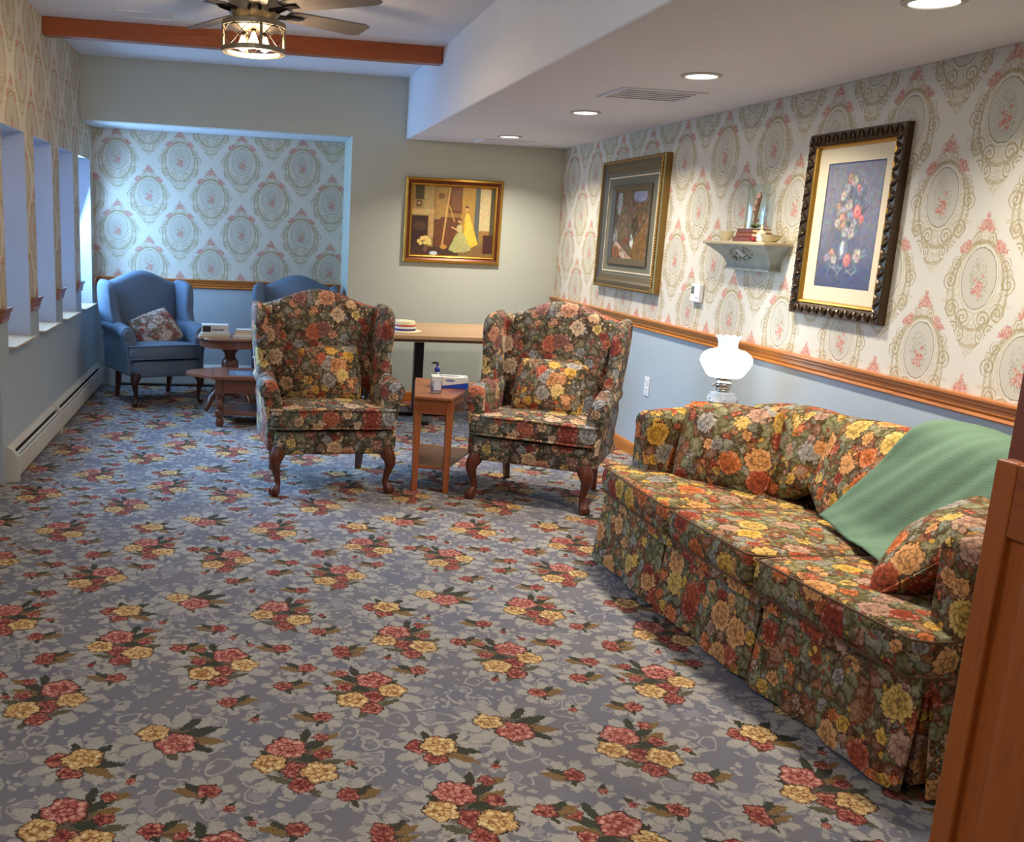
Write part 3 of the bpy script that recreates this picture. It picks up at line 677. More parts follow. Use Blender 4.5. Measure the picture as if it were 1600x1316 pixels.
# deck band under the cushions
b = NB(); pb = [(x, bow(x)) for x in [SL*k/16 for k in range(17)]]
prism(b, [(p, q+.012) for p, q in pb]+[(SL, .5), (0, .5)], lambda p, q, d: (p, q, d), .305, .365); o = mesh_obj('deck_band', b, TAP_SOFA, SO)
# seat cushions
cuts = [(0, .74), (.74, 1.32), (1.32, SL)]
for k, (x0, x1) in enumerate(cuts):
    xi0 = x0 if k else .17; xi1 = x1 if k < 2 else SL-.17
    front = [(x0+(x1-x0)*i/8, bow(x0+(x1-x0)*i/8)-.015) for i in range(9)]
    P = front+([(x1, .17)] if k == 2 else [])+[(xi1, .20 if k == 2 else .3), (xi1, .66), (xi0, .66), (xi0, .20 if k == 0 else .3)]+([(x0, .17)] if k == 0 else [])
    # shrink slightly so that neighbours touch with a seam
    b = NB(); Pr = smoothpoly(P, 96, 1)
    puff(b, Pr, .125, .022, lambda p, q, r: (p, q, .412+r-.018*(q/.66)), .014, 96, 0, 4)
    cu = mesh_obj('seat_cushion', b, TAP_SOFA, SO, True, 60)
    b = NB()
    pts = [(p.x, p.y, .468-.018*(p.y/.66)) for p in Pr]; tube(b, pts+[pts[0]], .0045, 6, 0, False)
    pts = [(p.x, p.y, .358-.018*(p.y/.66)) for p in Pr]; tube(b, pts+[pts[0]], .0045, 6, 0, False)
    mesh_obj('piping', b, PIPE, cu, True)
# back (camel) and back cushions
def backz(x): return .765+.085*math.sin(PI*x/SL)**.8 if 0 < x < SL else .765
b = NB()
P = [(.02, .30), (SL-.02, .30)]+[(SL-.02-(SL-.04)*i/20, backz(SL-.02-(SL-.04)*i/20)-.015) for i in range(21)]
puff(b, resample(P, 96), .16, .06, lambda p, q, r: (p, .74+(q-.3)*.12-r, q), 0, 96, 0, 5); mesh_obj('backrest', b, TAP_SOFA, SO, True, 60)
for (x0, x1) in ((.17, .745), (.745, 1.315), (1.315, SL-.17)):
    m_ = 10
    P = [(x0, .44), (x1, .44)]+[(x1-(x1-x0)*i/m_, backz(x1-(x1-x0)*i/m_)+.018*math.sin(PI*i/m_)) for i in range(m_+1)]
    b = NB(); puff(b, smoothpoly(P, 72, 1), .17, .075, lambda p, q, r: (p, .565+(q-.44)*.30-r, q), .02, 72); mesh_obj('back_cushion', b, TAP_SOFA, SO, True, 60)
for s in (0, 1):
    P = []
    pf = [(.14, .30), (.14, .66)]
    for k in range(8): a = k*PI/7; pf.append((.075+.072*math.cos(a), .682+.06*math.sin(a)))
    pf += [(.01, .66), (.01, .30)]
    b = NB()
    def fs(p, q, d):
        k = (d-.13)/.70; z = .30+(q-.30)*(1+.05*math.sin(k*PI*.9))
        return ((p if s == 0 else SL-p), d, z)
    prism(b, pf, fs, .13, .82, 0, 8)
    o = mesh_obj('arm', b, TAP_SOFA, SO, True, 50); md = o.modifiers.new('bev', 'BEVEL'); md.width = .018; md.segments = 3; md.limit_method = 'ANGLE'; md.angle_limit = math.radians(50)
def sofa_pt(x, y, z): return SO.matrix_basis @ Vector((x, y, z))
srz = math.atan2(-.9972, .0742)
def Msofa(x, y, z, drz, tilt, roll=0.):
    v = Matrix.Translation((1.690, 4.262, 0)) @ Matrix.Rotation(srz, 4, 'Z') @ Vector((x, y, z)); return M_on(v.x, v.y, v.z, srz+drz, tilt, roll)
pillow('throw_pillow', .45, .40, .17, TAP_SOFA, Msofa(.36, .40, .625, .55, .34, .03), 'plump floral pillow propped in the far corner of the sofa')
pillow('throw_pillow', .44, .40, .17, TAP_SOFA, Msofa(1.66, .36, .600, -.80, .80, -.1), 'floral pillow leaning on the near arm of the sofa')

# green blanket draped from sofa back to seat
def blanket():
    b = NB(); nu, nv = 56, 56
    A = {}
    def path(y0, t):      # seat, up the back cushion, over the top
        P = [(y0, .487), (max(.44, y0+.01), .490), (.475, .53), (.585, .84), (.625, .895), (.70, .912), (.82, .885), (.865, .80)]
        L = [0]
        for a, c in zip(P, P[1:]): L.append(L[-1]+math.hypot(c[0]-a[0], c[1]-a[1]))
        d = t*L[-1]
        for i in range(len(P)-1):
            if d <= L[i+1] or i == len(P)-2:
                k = (d-L[i])/max(1e-6, L[i+1]-L[i]); return P[i][0]+(P[i+1][0]-P[i][0])*k, P[i][1]+(P[i+1][1]-P[i][1])*k
    for i in range(nu+1):
        for j in range(nv+1):
            u, v = i/nu, j/nv
            x = (.985*(1-u)+1.66*u)*(1-v)+(1.40*(1-u)+2.03*u)*v
            pts = [path(.44*(1-u)+.25*u, max(0, min(1, v+dv))) for dv in (-.05, 0, .05)]
            y = sum(p[0] for p in pts)/3; z = sum(p[1] for p in pts)/3
            fold = .012*abs(math.sin(u*7.5-v*3+.5))**1.6+.010*abs(math.sin(u*4.2-v*5+1.8))+.004*math.sin(u*25-v*9)**2
            z += fold*.9+.004; y -= fold*.7
            if v < .05: z -= (.05-v)*.2
            A[i, j] = Vector((x, y, z))
    V = {k: b.verts.new(p) for k, p in A.items()}
    for i in range(nu):
        for j in range(nv): b.faces.new((V[i, j], V[i+1, j], V[i+1, j+1], V[i, j+1]))
    o = mesh_obj('blanket', b, GREEN, None, True, 90)
    md = o.modifiers.new('sol', 'SOLIDIFY'); md.thickness = .008; md.offset = 1
    o.matrix_world = Matrix.Translation((1.690, 4.262, 0)) @ Matrix.Rotation(srz, 4, 'Z')
    tag(o, 'green fleece blanket draped over the near end of the sofa', 'blanket')
blanket()

# ------------------------------------------------------------------ pictures
def frame_mesh(b, w, h, prof, mi=0, z0=0.):
    """prof: (inset from the outer edge, height) ; mitred sweep round a rectangle"""
    rings = []
    for (o_, d) in prof:
        x, y = w/2-o_, h/2-o_
        rings.append([b.verts.new((sx*x, sy*y, d+z0)) for sx, sy in ((-1, -1), (1, -1), (1, 1), (-1, 1))])
    for r, s in zip(rings, rings[1:]):
        for k in range(4): b.faces.new((r[k], r[(k+1) % 4], s[(k+1) % 4], s[k])).material_index = mi
def paint_obj(name, w, h, img, parent, z):
    H, Wd, _ = img.shape; b = NB(); V = [[b.verts.new(((i/(Wd-1)-.5)*w, (j/(H-1)-.5)*h, z)) for i in range(Wd)] for j in range(H)]
    for j in range(H-1):
        for i in range(Wd-1): b.faces.new((V[j][i], V[j][i+1], V[j+1][i+1], V[j+1][i]))
    o = mesh_obj(name, b, PAINTING, parent)
    at = o.data.color_attributes.new('paint', 'FLOAT_COLOR', 'POINT')
    fl = np.ones((H, Wd, 4), np.float32); c = np.clip(img, 0, 1); fl[..., :3] = np.where(c <= .04045, c/12.92, ((c+.055)/1.055)**2.4)
    at.data.foreach_set('color', fl.reshape(-1))
    return o
g = G('painted picture', .35, .4); at = g.n.new('ShaderNodeAttribute'); at.attribute_name = 'paint'
g.bump(g.noise(g.co, 220, 3), .15, .002); PAINTING = g.done(at.outputs['Color'])
class Canvas:
    def __init__(s, w, h, c, seed):
        s.w, s.h = w, h; s.a = np.ones((h, w, 3))*np.array(c)/255.; s.r = np.random.RandomState(seed)
        s.Y, s.X = np.mgrid[0:h, 0:w]; s.X = s.X/(w-1); s.Y = s.Y/(h-1)
        k = s.r.rand(h//4+3, w//4+3, 3); s.n = np.repeat(np.repeat(k, 4, 0), 4, 1)[:h, :w]-.5
    def mask(s, m, c, a=1.): m = np.clip(m, 0, 1)[..., None]*a; s.a = s.a*(1-m)+m*np.array(c)/255.
    def ell(s, x, y, rx, ry, c, a=1., rot=0., soft=.25):
        dx, dy = s.X-x, s.Y-y; cx, sx = math.cos(rot), math.sin(rot)
        d = np.hypot((dx*cx+dy*sx)/rx, (-dx*sx+dy*cx)/ry); s.mask((1-d)/soft+.0, c, a)
    def box(s, x0, x1, y0, y1, c, a=1.): s.mask(((s.X >= x0) & (s.X <= x1) & (s.Y >= y0) & (s.Y <= y1))*1., c, a)
    def poly(s, P, c, a=1.):
        ins = np.zeros(s.X.shape, bool); n = len(P)
        for i in range(n):
            (x1, y1), (x2, y2) = P[i], P[(i+1) % n]
            if y1 == y2: continue
            cnd = ((y1 > s.Y) != (y2 > s.Y)) & (s.X < (x2-x1)*(s.Y-y1)/(y2-y1)+x1); ins ^= cnd
        s.mask(ins*1., c, a)
    def line(s, x0, y0, x1, y1, w, c, a=1.):
        dx, dy = x1-x0, y1-y0; t = np.clip(((s.X-x0)*dx+(s.Y-y0)*dy)/(dx*dx+dy*dy+1e-9), 0, 1)
        d = np.hypot(s.X-x0-t*dx, s.Y-y0-t*dy); s.mask((w-d)/w*2, c, a)
    def fin(s, amt=.06): return np.clip(s.a*(1+s.n*amt*2)+s.r.randn(s.h, s.w, 1)*.012, 0, 1)
# y runs upward in all canvases
def art_interior():
    k = Canvas(170, 136, (150, 116, 62), 1)
    k.box(0, .24, .35, 1, (164, 132, 80)); k.box(.03, .14, .80, 1, (88, 74, 50)); k.box(.14, .26, .62, 1, (176, 150, 96)); k.box(.05, .11, .70, .78, (84, 52, 34)); k.ell(.08, .745, .02, .025, (200, 170, 110))
    k.box(0, .27, .58, .66, (196, 164, 108)); k.box(.21, .27, .25, .6, (190, 150, 96)); k.box(0, .20, .10, .57, (66, 44, 36)); k.ell(.10, .42, .09, .08, (112, 84, 52), .5)
    k.box(.28, .42, .42, .98, (170, 134, 74)); k.ell(.35, .86, .05, .05, (110, 80, 44), .7); k.box(.44, .60, .62, 1, (112, 70, 42)); k.box(.47, .58, .66, .96, (130, 92, 60), .7)
    k.box(.60, .76, .30, 1, (178, 136, 66)); k.box(.76, .82, .15, 1, (96, 96, 88)); k.box(.82, .95, .38, .98, (196, 176, 128)); k.box(.95, 1, .1, 1, (84, 76, 52))
    for i in range(7): k.line(.83+.018*i, .4, .83+.018*i, .96, .004, (220, 200, 150), .6)
    k.box(.27, .58, .0, .52, (98, 60, 40)); k.poly([(.27, .45), (.36, .56), (.58, .56), (.6, .3), (.3, .1)], (110, 68, 44)); k.box(0, 1, 0, .12, (78, 54, 44)); k.box(.58, 1, 0, .2, (132, 100, 62)); k.box(.88, 1, .05, .32, (74, 42, 38))
    k.line(.45, .98, .38, .14, .012, (214, 170, 96)); k.line(.45, .72, .52, .5, .010, (200, 150, 80)); k.ell(.40, .13, .05, .04, (190, 138, 70))
    for x, y, r in ((.10, .20, .03), (.14, .24, .035), (.18, .25, .035), (.22, .21, .035), (.12, .17, .03), (.18, .18, .035), (.23, .17, .028)): k.ell(x, y, r, r*1.1, (222, 200, 112))
    k.ell(.18, .09, .03, .05, (120, 88, 64)); k.ell(.28, .03, .055, .035, (196, 208, 216))
    k.poly([(.64, .55), (.71, .56), (.76, .4), (.82, .18), (.74, .13), (.64, .2)], (226, 184, 64)); k.ell(.675, .55, .035, .09, (230, 190, 76)); k.ell(.665, .69, .022, .032, (222, 168, 112)); k.ell(.665, .715, .024, .02, (92, 58, 34))
    k.poly([(.55, .33), (.63, .35), (.74, .1), (.66, .06), (.54, .05), (.46, .09)], (170, 168, 104)); k.ell(.585, .40, .04, .07, (190, 176, 112)); k.ell(.583, .51, .02, .03, (220, 164, 110)); k.ell(.592, .53, .022, .02, (110, 70, 38)); k.line(.56, .38, .49, .42, .010, (224, 170, 116))
    for i in range(9): k.line(.57+.012*i, .33, .48+.03*i, .08, .004, (204, 198, 140), .5)
    for i in range(6): k.line(.67+.008*i, .5, .66+.026*i, .18, .004, (244, 212, 110), .5)
    return k.fin()
def art_flowers():
    k = Canvas(112, 148, (124, 120, 126), 2)
    k.mask(1-k.Y*1.9, (72, 72, 92), .8); k.mask((k.Y-.45)*1.2, (132, 132, 138), .6); k.box(0, 1, 0, .16, (76, 78, 100), .6); k.ell(.45, .5, .34, .34, (84, 84, 96), .6, 0, .8)
    r = random.Random(4)
    for i in range(46): a = r.uniform(.2, 2.9); L = r.uniform(.15, .38); k.line(.5, .5, .5+math.cos(a)*L*.9, .52+math.sin(a)*L*.95, .008, r.choice([(70, 78, 72), (96, 102, 96), (54, 60, 64)]), .7)
    k.ell(.45, .30, .10, .10, (120, 122, 132)); k.ell(.43, .31, .04, .07, (210, 210, 206), .8); k.ell(.46, .2, .06, .03, (80, 84, 100))
    cs = [(200, 186, 168), (184, 178, 174), (202, 160, 128), (166, 164, 168), (208, 192, 174), (142, 144, 154)]
    fl = [(.50, .86, .06), (.38, .80, .06), (.42, .88, .05), (.62, .78, .05), (.33, .74, .05), (.60, .68, .055), (.45, .66, .07), (.33, .60, .08), (.36, .53, .085), (.50, .58, .06), (.28, .52, .05), (.62, .46, .05), (.55, .44, .06), (.44, .45, .06), (.24, .26, .06), (.16, .23, .05), (.72, .26, .07), (.84, .28, .05), (.3, .22, .05), (.58, .52, .05), (.26, .66, .035), (.7, .84, .035)]
    for i, (x, y, q) in enumerate(fl):
        q *= 1.25; c = cs[i % 6]; k.ell(x, y, q*1.1, q*.8, tuple(v*.66 for v in c)); 
        for j in range(5): a = j*1.257+i; k.ell(x+math.cos(a)*q*.5, y+math.sin(a)*q*.38, q*.42, q*.28, tuple(v*(1-.10*(j % 3)) for v in c), .8)
    for x, y, q in ((.62, .61, .085), (.55, .22, .08), (.71, .55, .05), (.60, .80, .04)):
        k.ell(x, y, q, q*.8, (196, 112, 100)); k.ell(x-.01, y+.01, q*.55, q*.45, (222, 150, 134)); k.ell(x, y, q*.25, q*.2, (170, 84, 80))
    for i in range(14): a = r.uniform(0, 6.3); x = r.uniform(.2, .8); k.line(x, .15, x+math.cos(a)*.12, .13+math.sin(a)*.06, .008, (150, 164, 160), .6)
    return k.fin(.10)
def art_garden():
    k = Canvas(110, 84, (96, 82, 66), 3)
    k.box(0, .12, .4, 1, (70, 64, 58)); k.ell(.14, .85, .08, .22, (150, 152, 156)); k.ell(.72, .93, .22, .12, (140, 150, 172)); k.ell(.06, .35, .1, .12, (150, 148, 150), .8)
    k.box(.25, .48, .3, 1, (112, 90, 70)); k.ell(.75, .68, .22, .18, (110, 84, 58)); k.ell(.62, .5, .10, .16, (60, 50, 40)); k.poly([(.62, .25), (.98, .62), (1, 0), (.5, 0)], (128, 90, 44))
    k.poly([(0, .18), (.12, .26), (.62, .0), (.35, 0)], (204, 168, 142)); k.ell(.57, .24, .06, .09, (224, 216, 206)); k.ell(.56, .34, .03, .04, (220, 208, 196)); k.ell(.40, .28, .13, .07, (120, 70, 52)); k.ell(.12, .1, .14, .1, (132, 84, 60))
    r = random.Random(7)
    for i in range(150): k.ell(r.random(), r.random()*.9, .02, .03, r.choice([(136, 116, 96), (70, 60, 50), (154, 132, 112), (88, 76, 58), (56, 48, 42)]), .6)
    return k.fin(.12)
def picture(label, w, h, M, build):
    t = empty('framed_picture'); tag(t, label, 'picture'); t.matrix_world = M; build(t, w, h); return t
def wallM_right(y, z): return Matrix(((0, 0, -1, XR-.001), (-1, 0, 0, y), (0, 1, 0, z), (0, 0, 0, 1)))
def wallM_far(x, z): return Matrix(((1, 0, 0, x), (0, 0, -1, YF-.001), (0, 1, 0, z), (0, 0, 0, 1)))
def flat(t, name, w, h, z, mat, hole=None):
    b = NB()
    if hole:
        hw, hh, ox, oy = hole
        o = [b.verts.new((sx*w/2, sy*h/2, z)) for sx, sy in ((-1, -1), (1, -1), (1, 1), (-1, 1))]; q = [b.verts.new((ox+sx*hw/2, oy+sy*hh/2, z)) for sx, sy in ((-1, -1), (1, -1), (1, 1), (-1, 1))]
        r2 = [b.verts.new((ox+sx*hw/2, oy+sy*hh/2, z-.004)) for sx, sy in ((-1, -1), (1, -1), (1, 1), (-1, 1))]
        for k in range(4): b.faces.new((o[k], o[(k+1) % 4], q[(k+1) % 4], q[k])); b.faces.new((q[k], q[(k+1) % 4], r2[(k+1) % 4], r2[k]))
    else: bx(b, -w/2, w/2, -h/2, h/2, z-.003, z)
    return mesh_obj(name, b, mat, t)
def bld1(t, w, h):
    b = NB(); frame_mesh(b, w, h, [(0, 0), (0, .028), (.006, .034), (.020, .036), (.024, .030)], 0); frame_mesh(b, w, h, [(.024, .030), (.040, .022), (.046, .022)], 1); frame_mesh(b, w, h, [(.046, .022), (.052, .027), (.060, .024), (.068, .012), (.068, .004)], 0)
    mesh_obj('frame', b, [GOLD, plain('dark red gilt', rgb(96, 44, 20), .35, .4)], t)
    paint_obj('painting', w-.13, h-.13, art_interior(), t, .008)
picture('gold framed painting of two women in long gowns beside a harp', .865, .722, wallM_far(1.807, 1.604), bld1)
def carving(w, h, wid, zt, mat, t):      # leafy relief along the frame
    b = NB(); r = random.Random(9)
    per = [(-w/2+wid/2, -h/2+wid/2, w/2-wid/2, -h/2+wid/2), (w/2-wid/2, -h/2+wid/2, w/2-wid/2, h/2-wid/2), (w/2-wid/2, h/2-wid/2, -w/2+wid/2, h/2-wid/2), (-w/2+wid/2, h/2-wid/2, -w/2+wid/2, -h/2+wid/2)]
    for (x0, y0, x1, y1) in per:
        L = math.hypot(x1-x0, y1-y0); n = int(L/.032); dx, dy = (x1-x0)/L, (y1-y0)/L
        for i in range(n+1):
            x, y = x0+dx*L*i/n, y0+dy*L*i/n; s = 1 if i % 2 else -1
            pts = []
            for q in range(5):
                a = q/4; ox = -dy*s*(-.5+a)*wid*.72+dx*(a*a*.026-.010); oy = dx*s*(-.5+a)*wid*.72+dy*(a*a*.026-.010); pts.append((x+ox, y+oy, zt+.003+.006*math.sin(a*PI)))
            tube(b, pts, [.003, .008, .009, .006, .002], 6)
    mesh_obj('carving', b, mat, t, True)
BRONZE = plain('carved dark bronze', rgb(74, 58, 40), .32, .6, .6, 90, .5)
def bld3(t, w, h):
    b = NB(); frame_mesh(b, w, h, [(0, 0), (0, .030), (.006, .038), (.030, .040), (.050, .030), (.056, .026)], 0); mesh_obj('frame', b, BRONZE, t)
    carving(w, h, .056, .034, BRONZE, t)
    b = NB(); frame_mesh(b, w, h, [(.056, .028), (.061, .032), (.068, .028), (.074, .014), (.074, .006)], 0); mesh_obj('gilt_slip', b, GOLD, t)
    flat(t, 'mat', w-.13, h-.13, .012, CREAMMAT, (.435, .575, .01, -.0)); flat(t, 'mat_edge', .45, .59, .0085, BLUEMAT)
    o = paint_obj('print', .42, .56, art_flowers(), t, .0095); o.location = (.01, 0, 0)
picture('tall ornate dark bronze framed print of a flower bouquet on the wallpapered wall', .722, .86, wallM_right(4.268, 1.62), bld3)
def bld2(t, w, h):
    b = NB(); frame_mesh(b, w, h, [(0, 0), (0, .045), (.012, .05), (.020, .046)], 0); mesh_obj('frame', b, GOLD_D, t)
    b = NB(); frame_mesh(b, w, h, [(.020, .046), (.05, .05), (.066, .036), (.10, .020)], 0); mesh_obj('cove', b, OLIVEF, t)
    n1 = int((h-.06)/.018)
    for s in (-1, 1):     # beaded edge
        b = NB(); bx(b, s*(w/2-.034)-.004, s*(w/2-.034)+.004, -h/2+.025, h/2-.025, .044, .052)
        for i in range(n1+1):
            y = -h/2+.03+(h-.06)*i/n1; bx(b, s*(w/2-.034)-.010, s*(w/2-.034)+.010, y-.0055, y+.0055, .046, .058, .003, 0, 1)
        mesh_obj('beading', b, GOLD, t)
    flat(t, 'mat', w-.19, h-.19, .022, GREYMAT, (.70, .54, 0, -.02))
    b = NB()
    frame_mesh(b, w-.24, h-.24, [(0, .022), (.0, .026), (.010, .027), (.010, .022)], 0); mesh_obj('mat_bevel', b, CREAMMAT, t)
    b = NB(); frame_mesh(b, .74, .57, [(0, .022), (0, .034), (.006, .036), (.045, .020), (.05, .014)], 0); o = mesh_obj('inner_frame', b, OLIVEF, t); o.location = (0, -.005, 0)
    o = paint_obj('painting', .65, .48, art_garden(), t, .016); o.location = (0, -.005, 0)
picture('large gilt framed dim garden painting nearest the room corner', 1.17, .93, wallM_right(6.89, 1.622), bld2)

# ------------------------------------------------------------------ bracket shelf with ornaments
SH = empty('wall_shelf', (XR, 5.065, 0)); tag(SH, 'painted grey green bracket shelf between the two right wall pictures', 'shelf')
g = G('painted shelf finish', .5); S_ = g.sep(g.co)
c = g.mix(g.map(g.noise(g.co, 12, 3), .3, .7), rgb(168, 170, 156), rgb(140, 148, 138))
yy = g.ma('ADD', S_[1], .02); zz = g.ma('SUBTRACT', S_[2], 1.465)
pp = g.com(yy, zz); sp = g.ma('MULTIPLY', g.lt(g.ell(pp, .03, 0, .15, .035, -.12), 1), g.ma('GREATER_THAN', g.noise(g.vm('MULTIPLY', g.co, (60, 45, 90)), 1, 2), .52))
c = g.mix(sp, c, rgb(66, 76, 62)); c = g.mix(g.lt(g.ell(pp, .03, .005, .03, .02), 1), c, rgb(190, 186, 186)); SHM = g.done(c)
b = NB(); bx(b, -.165, 0, -.345, .345, 1.512, 1.53, .004); o = mesh_obj('shelf_board', b, plain('shelf top tan', rgb(176, 160, 122), .5), SH)
b = NB(); prof = []      # cove body: ring loops shrinking downward
rows = 12; rg = []
for i in range(rows+1):
    t_ = i/rows; z = 1.512-.118*t_; k = 1-math.sin(t_*PI/2)**.9 if t_ < .999 else 0
    hw_ = .235+.10*(1-math.sin(t_*PI/2)); dp = .055+.10*(1-math.sin(t_*PI/2))
    if i == rows: z = 1.385
    rg.append([b.verts.new(p) for p in ((0, -hw_, z), (-dp, -hw_, z), (-dp, hw_, z), (0, hw_, z))])
for r, s in zip(rg, rg[1:]):
    for k in range(4): b.faces.new((r[k], r[(k+1) % 4], s[(k+1) % 4], s[k]))
b.faces.new(rg[0]); b.faces.new(rg[-1][::-1]); mesh_obj('bracket', b, SHM, SH)
b = NB(); bx(b, -.062, 0, -.242, .242, 1.385, 1.397, .003); bx(b, -.070, 0, -.25, .25, 1.377, 1.387, .003); mesh_obj('moulding', b, SHM, SH)
CLR = G('clear ornament glass', .03); nn = CLR.n; tr = nn.new('ShaderNodeBsdfTransparent'); gs = nn.new('ShaderNodeBsdfGlossy'); gs.inputs['Roughness'].default_value = .05
lw = nn.new('ShaderNodeLayerWeight'); lw.inputs[0].default_value = .35; mr = CLR.ma('MULTIPLY_ADD', lw.outputs['Facing'], .26, .02); mx = nn.new('ShaderNodeMixShader'); tr.inputs[0].default_value = (.93, .96, .95, 1)
CLR.t.links.new(mr, mx.inputs[0]); CLR.t.links.new(tr.outputs[0], mx.inputs[1]); CLR.t.links.new(gs.outputs[0], mx.inputs[2]); CLR.t.links.new(mx.outputs[0], nn['Material Output'].inputs[0]); CLEAR = CLR.m
ZS = 1.5305; XS = XR-.085
BOOKR = plain('brown leather cover', rgb(120, 62, 36), .5); PAGES = plain('book pages', rgb(214, 196, 160), .8)
def book(name, label, cat, group, w, d, h, x, y, z, rz, cov, pag=PAGES):
    t = empty(name, (x, y, z), rz); tag(t, label, cat, group)
    b = NB(); bx(b, -w/2, w/2, -d/2, d/2, 0, h*.14, .0008); bx(b, -w/2, w/2, -d/2, d/2, h*.86, h, .0008); bx(b, -w/2, -w/2+.004, -d/2, d/2, 0, h, .0008); mesh_obj('cover', b, cov, t)
    b = NB(); bx(b, -w/2+.0045, w/2-.004, -d/2+.003, d/2-.003, h*.145, h*.855); mesh_obj('pages', b, pag, t); return t
YD = 4.98
book('book', 'brown book lowest under the glass dome on the bracket shelf', 'book', None, .13, .20, .024, XS, YD, ZS, .05, BOOKR)
book('book', 'brown book in the middle of the stack under the glass dome', 'book', None, .12, .175, .022, XS, YD, ZS+.0245, -.04, plain('red brown cover', rgb(134, 72, 42), .5))
book('book', 'brown book topmost, directly beneath the glass dome', 'book', None, .115, .15, .020, XS, YD, ZS+.047, .03, plain('tan brown cover', rgb(108, 60, 36), .5))
DZ = ZS+.0675
dm = empty('glass_cylinder', (XS, YD, DZ)); tag(dm, 'clear glass cylinder standing on the stacked brown books', 'glass dome')
b = NB(); R_ = .062
b2 = [(R_, 0), (R_, .235), (R_-.003, .235), (R_-.003, .003), (.001, .003)]; lathe(b, [(.001, 0)]+b2, (0, 0, 0), 36, 0, .86, 1.1, None, False); mesh_obj('glass', b, CLEAR, dm, True)
fg = empty('flower_figurine', (XS, YD, DZ+.0035)); tag(fg, 'slender pink bird and flower figurine inside the glass cylinder', 'figurine')
b = NB(); tube(b, [(0, .01, 0), (0, .005, .05), (0, -.005, .10), (0, -.012, .14), (0, -.028, .185)], [.006, .007, .010, .011, .004], 8)
for i in range(9): a = i*.8; z = .03+.017*i; tube(b, [(0, 0, z), (.010*math.cos(a), .018*math.sin(a)-.004, z+.012), (.014*math.cos(a), .027*math.sin(a)-.005, z+.020)], [.004, .007, .002], 6)
mesh_obj('stem', b, plain('figurine brown', rgb(140, 100, 74), .5), fg, True)
b = NB()
for (y, z, r) in ((-.02, .165, .012), (.008, .10, .012), (.0, .13, .010)):
    for k in range(5): a = k*1.257; bmesh.ops.create_uvsphere(b, u_segments=8, v_segments=6, radius=r*.7, matrix=Matrix.Translation((-.008, y+math.cos(a)*r*.7, z+math.sin(a)*r*.7)))
mesh_obj('blossom', b, plain('figurine pink', rgb(206, 156, 138), .5), fg, True)
b = NB()
for i in range(7): a = i*.9; tube(b, [(0, 0, .004), (.02*math.cos(a), .022*math.sin(a), .016), (.034*math.cos(a), .040*math.sin(a), .012)], [.005, .008, .002], 6)
mesh_obj('foliage', b, plain('figurine leaf', rgb(110, 116, 76), .6), fg, True)
YG = plain('pale yellow porcelain', rgb(214, 200, 162), .2)
def bowl(y, r, h, label, name='bowl', mat=YG, x=XS):
    b = NB(); lathe(b, [(.001, 0), (r*.45, 0), (r*.75, h*.35), (r, h), (r*.95, h), (r*.7, h*.42), (.001, h*.12)], (0, 0, 0), 28, 0, 1, 1, None, False)
    o = mesh_obj(name, b, mat, None, True); o.location = (x, y, ZS); tag(o, label, 'bowl'); return o
cp = bowl(5.285, .042, .055, 'pale yellow cup at the left end of the bracket shelf', 'cup')
bowl(4.80, .055, .038, 'shallow pale yellow dish at the right end of the bracket shelf', 'dish')
fgn = empty('swan_ornament', (XS+.01, 5.16, ZS)); tag(fgn, 'crystal swan like ornament left of the stacked books', 'ornament')
b = NB(); lathe(b, [(.001, 0), (.022, .0), (.027, .015), (.015, .03), (.001, .034)], (0, 0, 0), 20, 0, 1, 1.4, None, False); mesh_obj('body', b, CLEAR, fgn, True)
b = NB(); tube(b, [(0, -.02, .02), (0, -.035, .05), (0, -.045, .085), (0, -.060, .105), (0, -.072, .098), (0, -.07, .07), (0, -.06, .045)], [.007, .006, .006, .008, .006, .004, .002], 8); mesh_obj('neck', b, YG, fgn, True)
jr = empty('trinket_jar', (XS-.01, 4.885, ZS)); tag(jr, 'small white lidded trinket jar with painted dots beside the books', 'jar')
b = NB(); lathe(b, [(.001, 0), (.020, 0), (.026, .012), (.025, .034), (.022, .040), (.001, .041)], (0, 0, 0), 24, 0, 1, 1, None, False); mesh_obj('body', b, WHITE, jr, True)
b = NB(); lathe(b, [(.024, .040), (.024, .046), (.012, .058), (.005, .064), (.008, .075), (.004, .088), (.001, .09)], (0, 0, 0), 24, 0, 1, 1, None, False); mesh_obj('lid', b, YG, jr, True)
b = NB(); bmesh.ops.create_icosphere(b, subdivisions=2, radius=.014, matrix=Matrix.Translation((0, 0, .013))); bmesh.ops.create_icosphere(b, subdivisions=2, radius=.012, matrix=Matrix.Translation((-.004, -.022, .011)))
o = mesh_obj('red_berry', b, plain('red glass', rgb(140, 30, 36), .2), None, True); o.location = (XS-.05, 4.90, ZS); tag(o, 'tiny red ornament in front of the trinket jar', 'ornament')

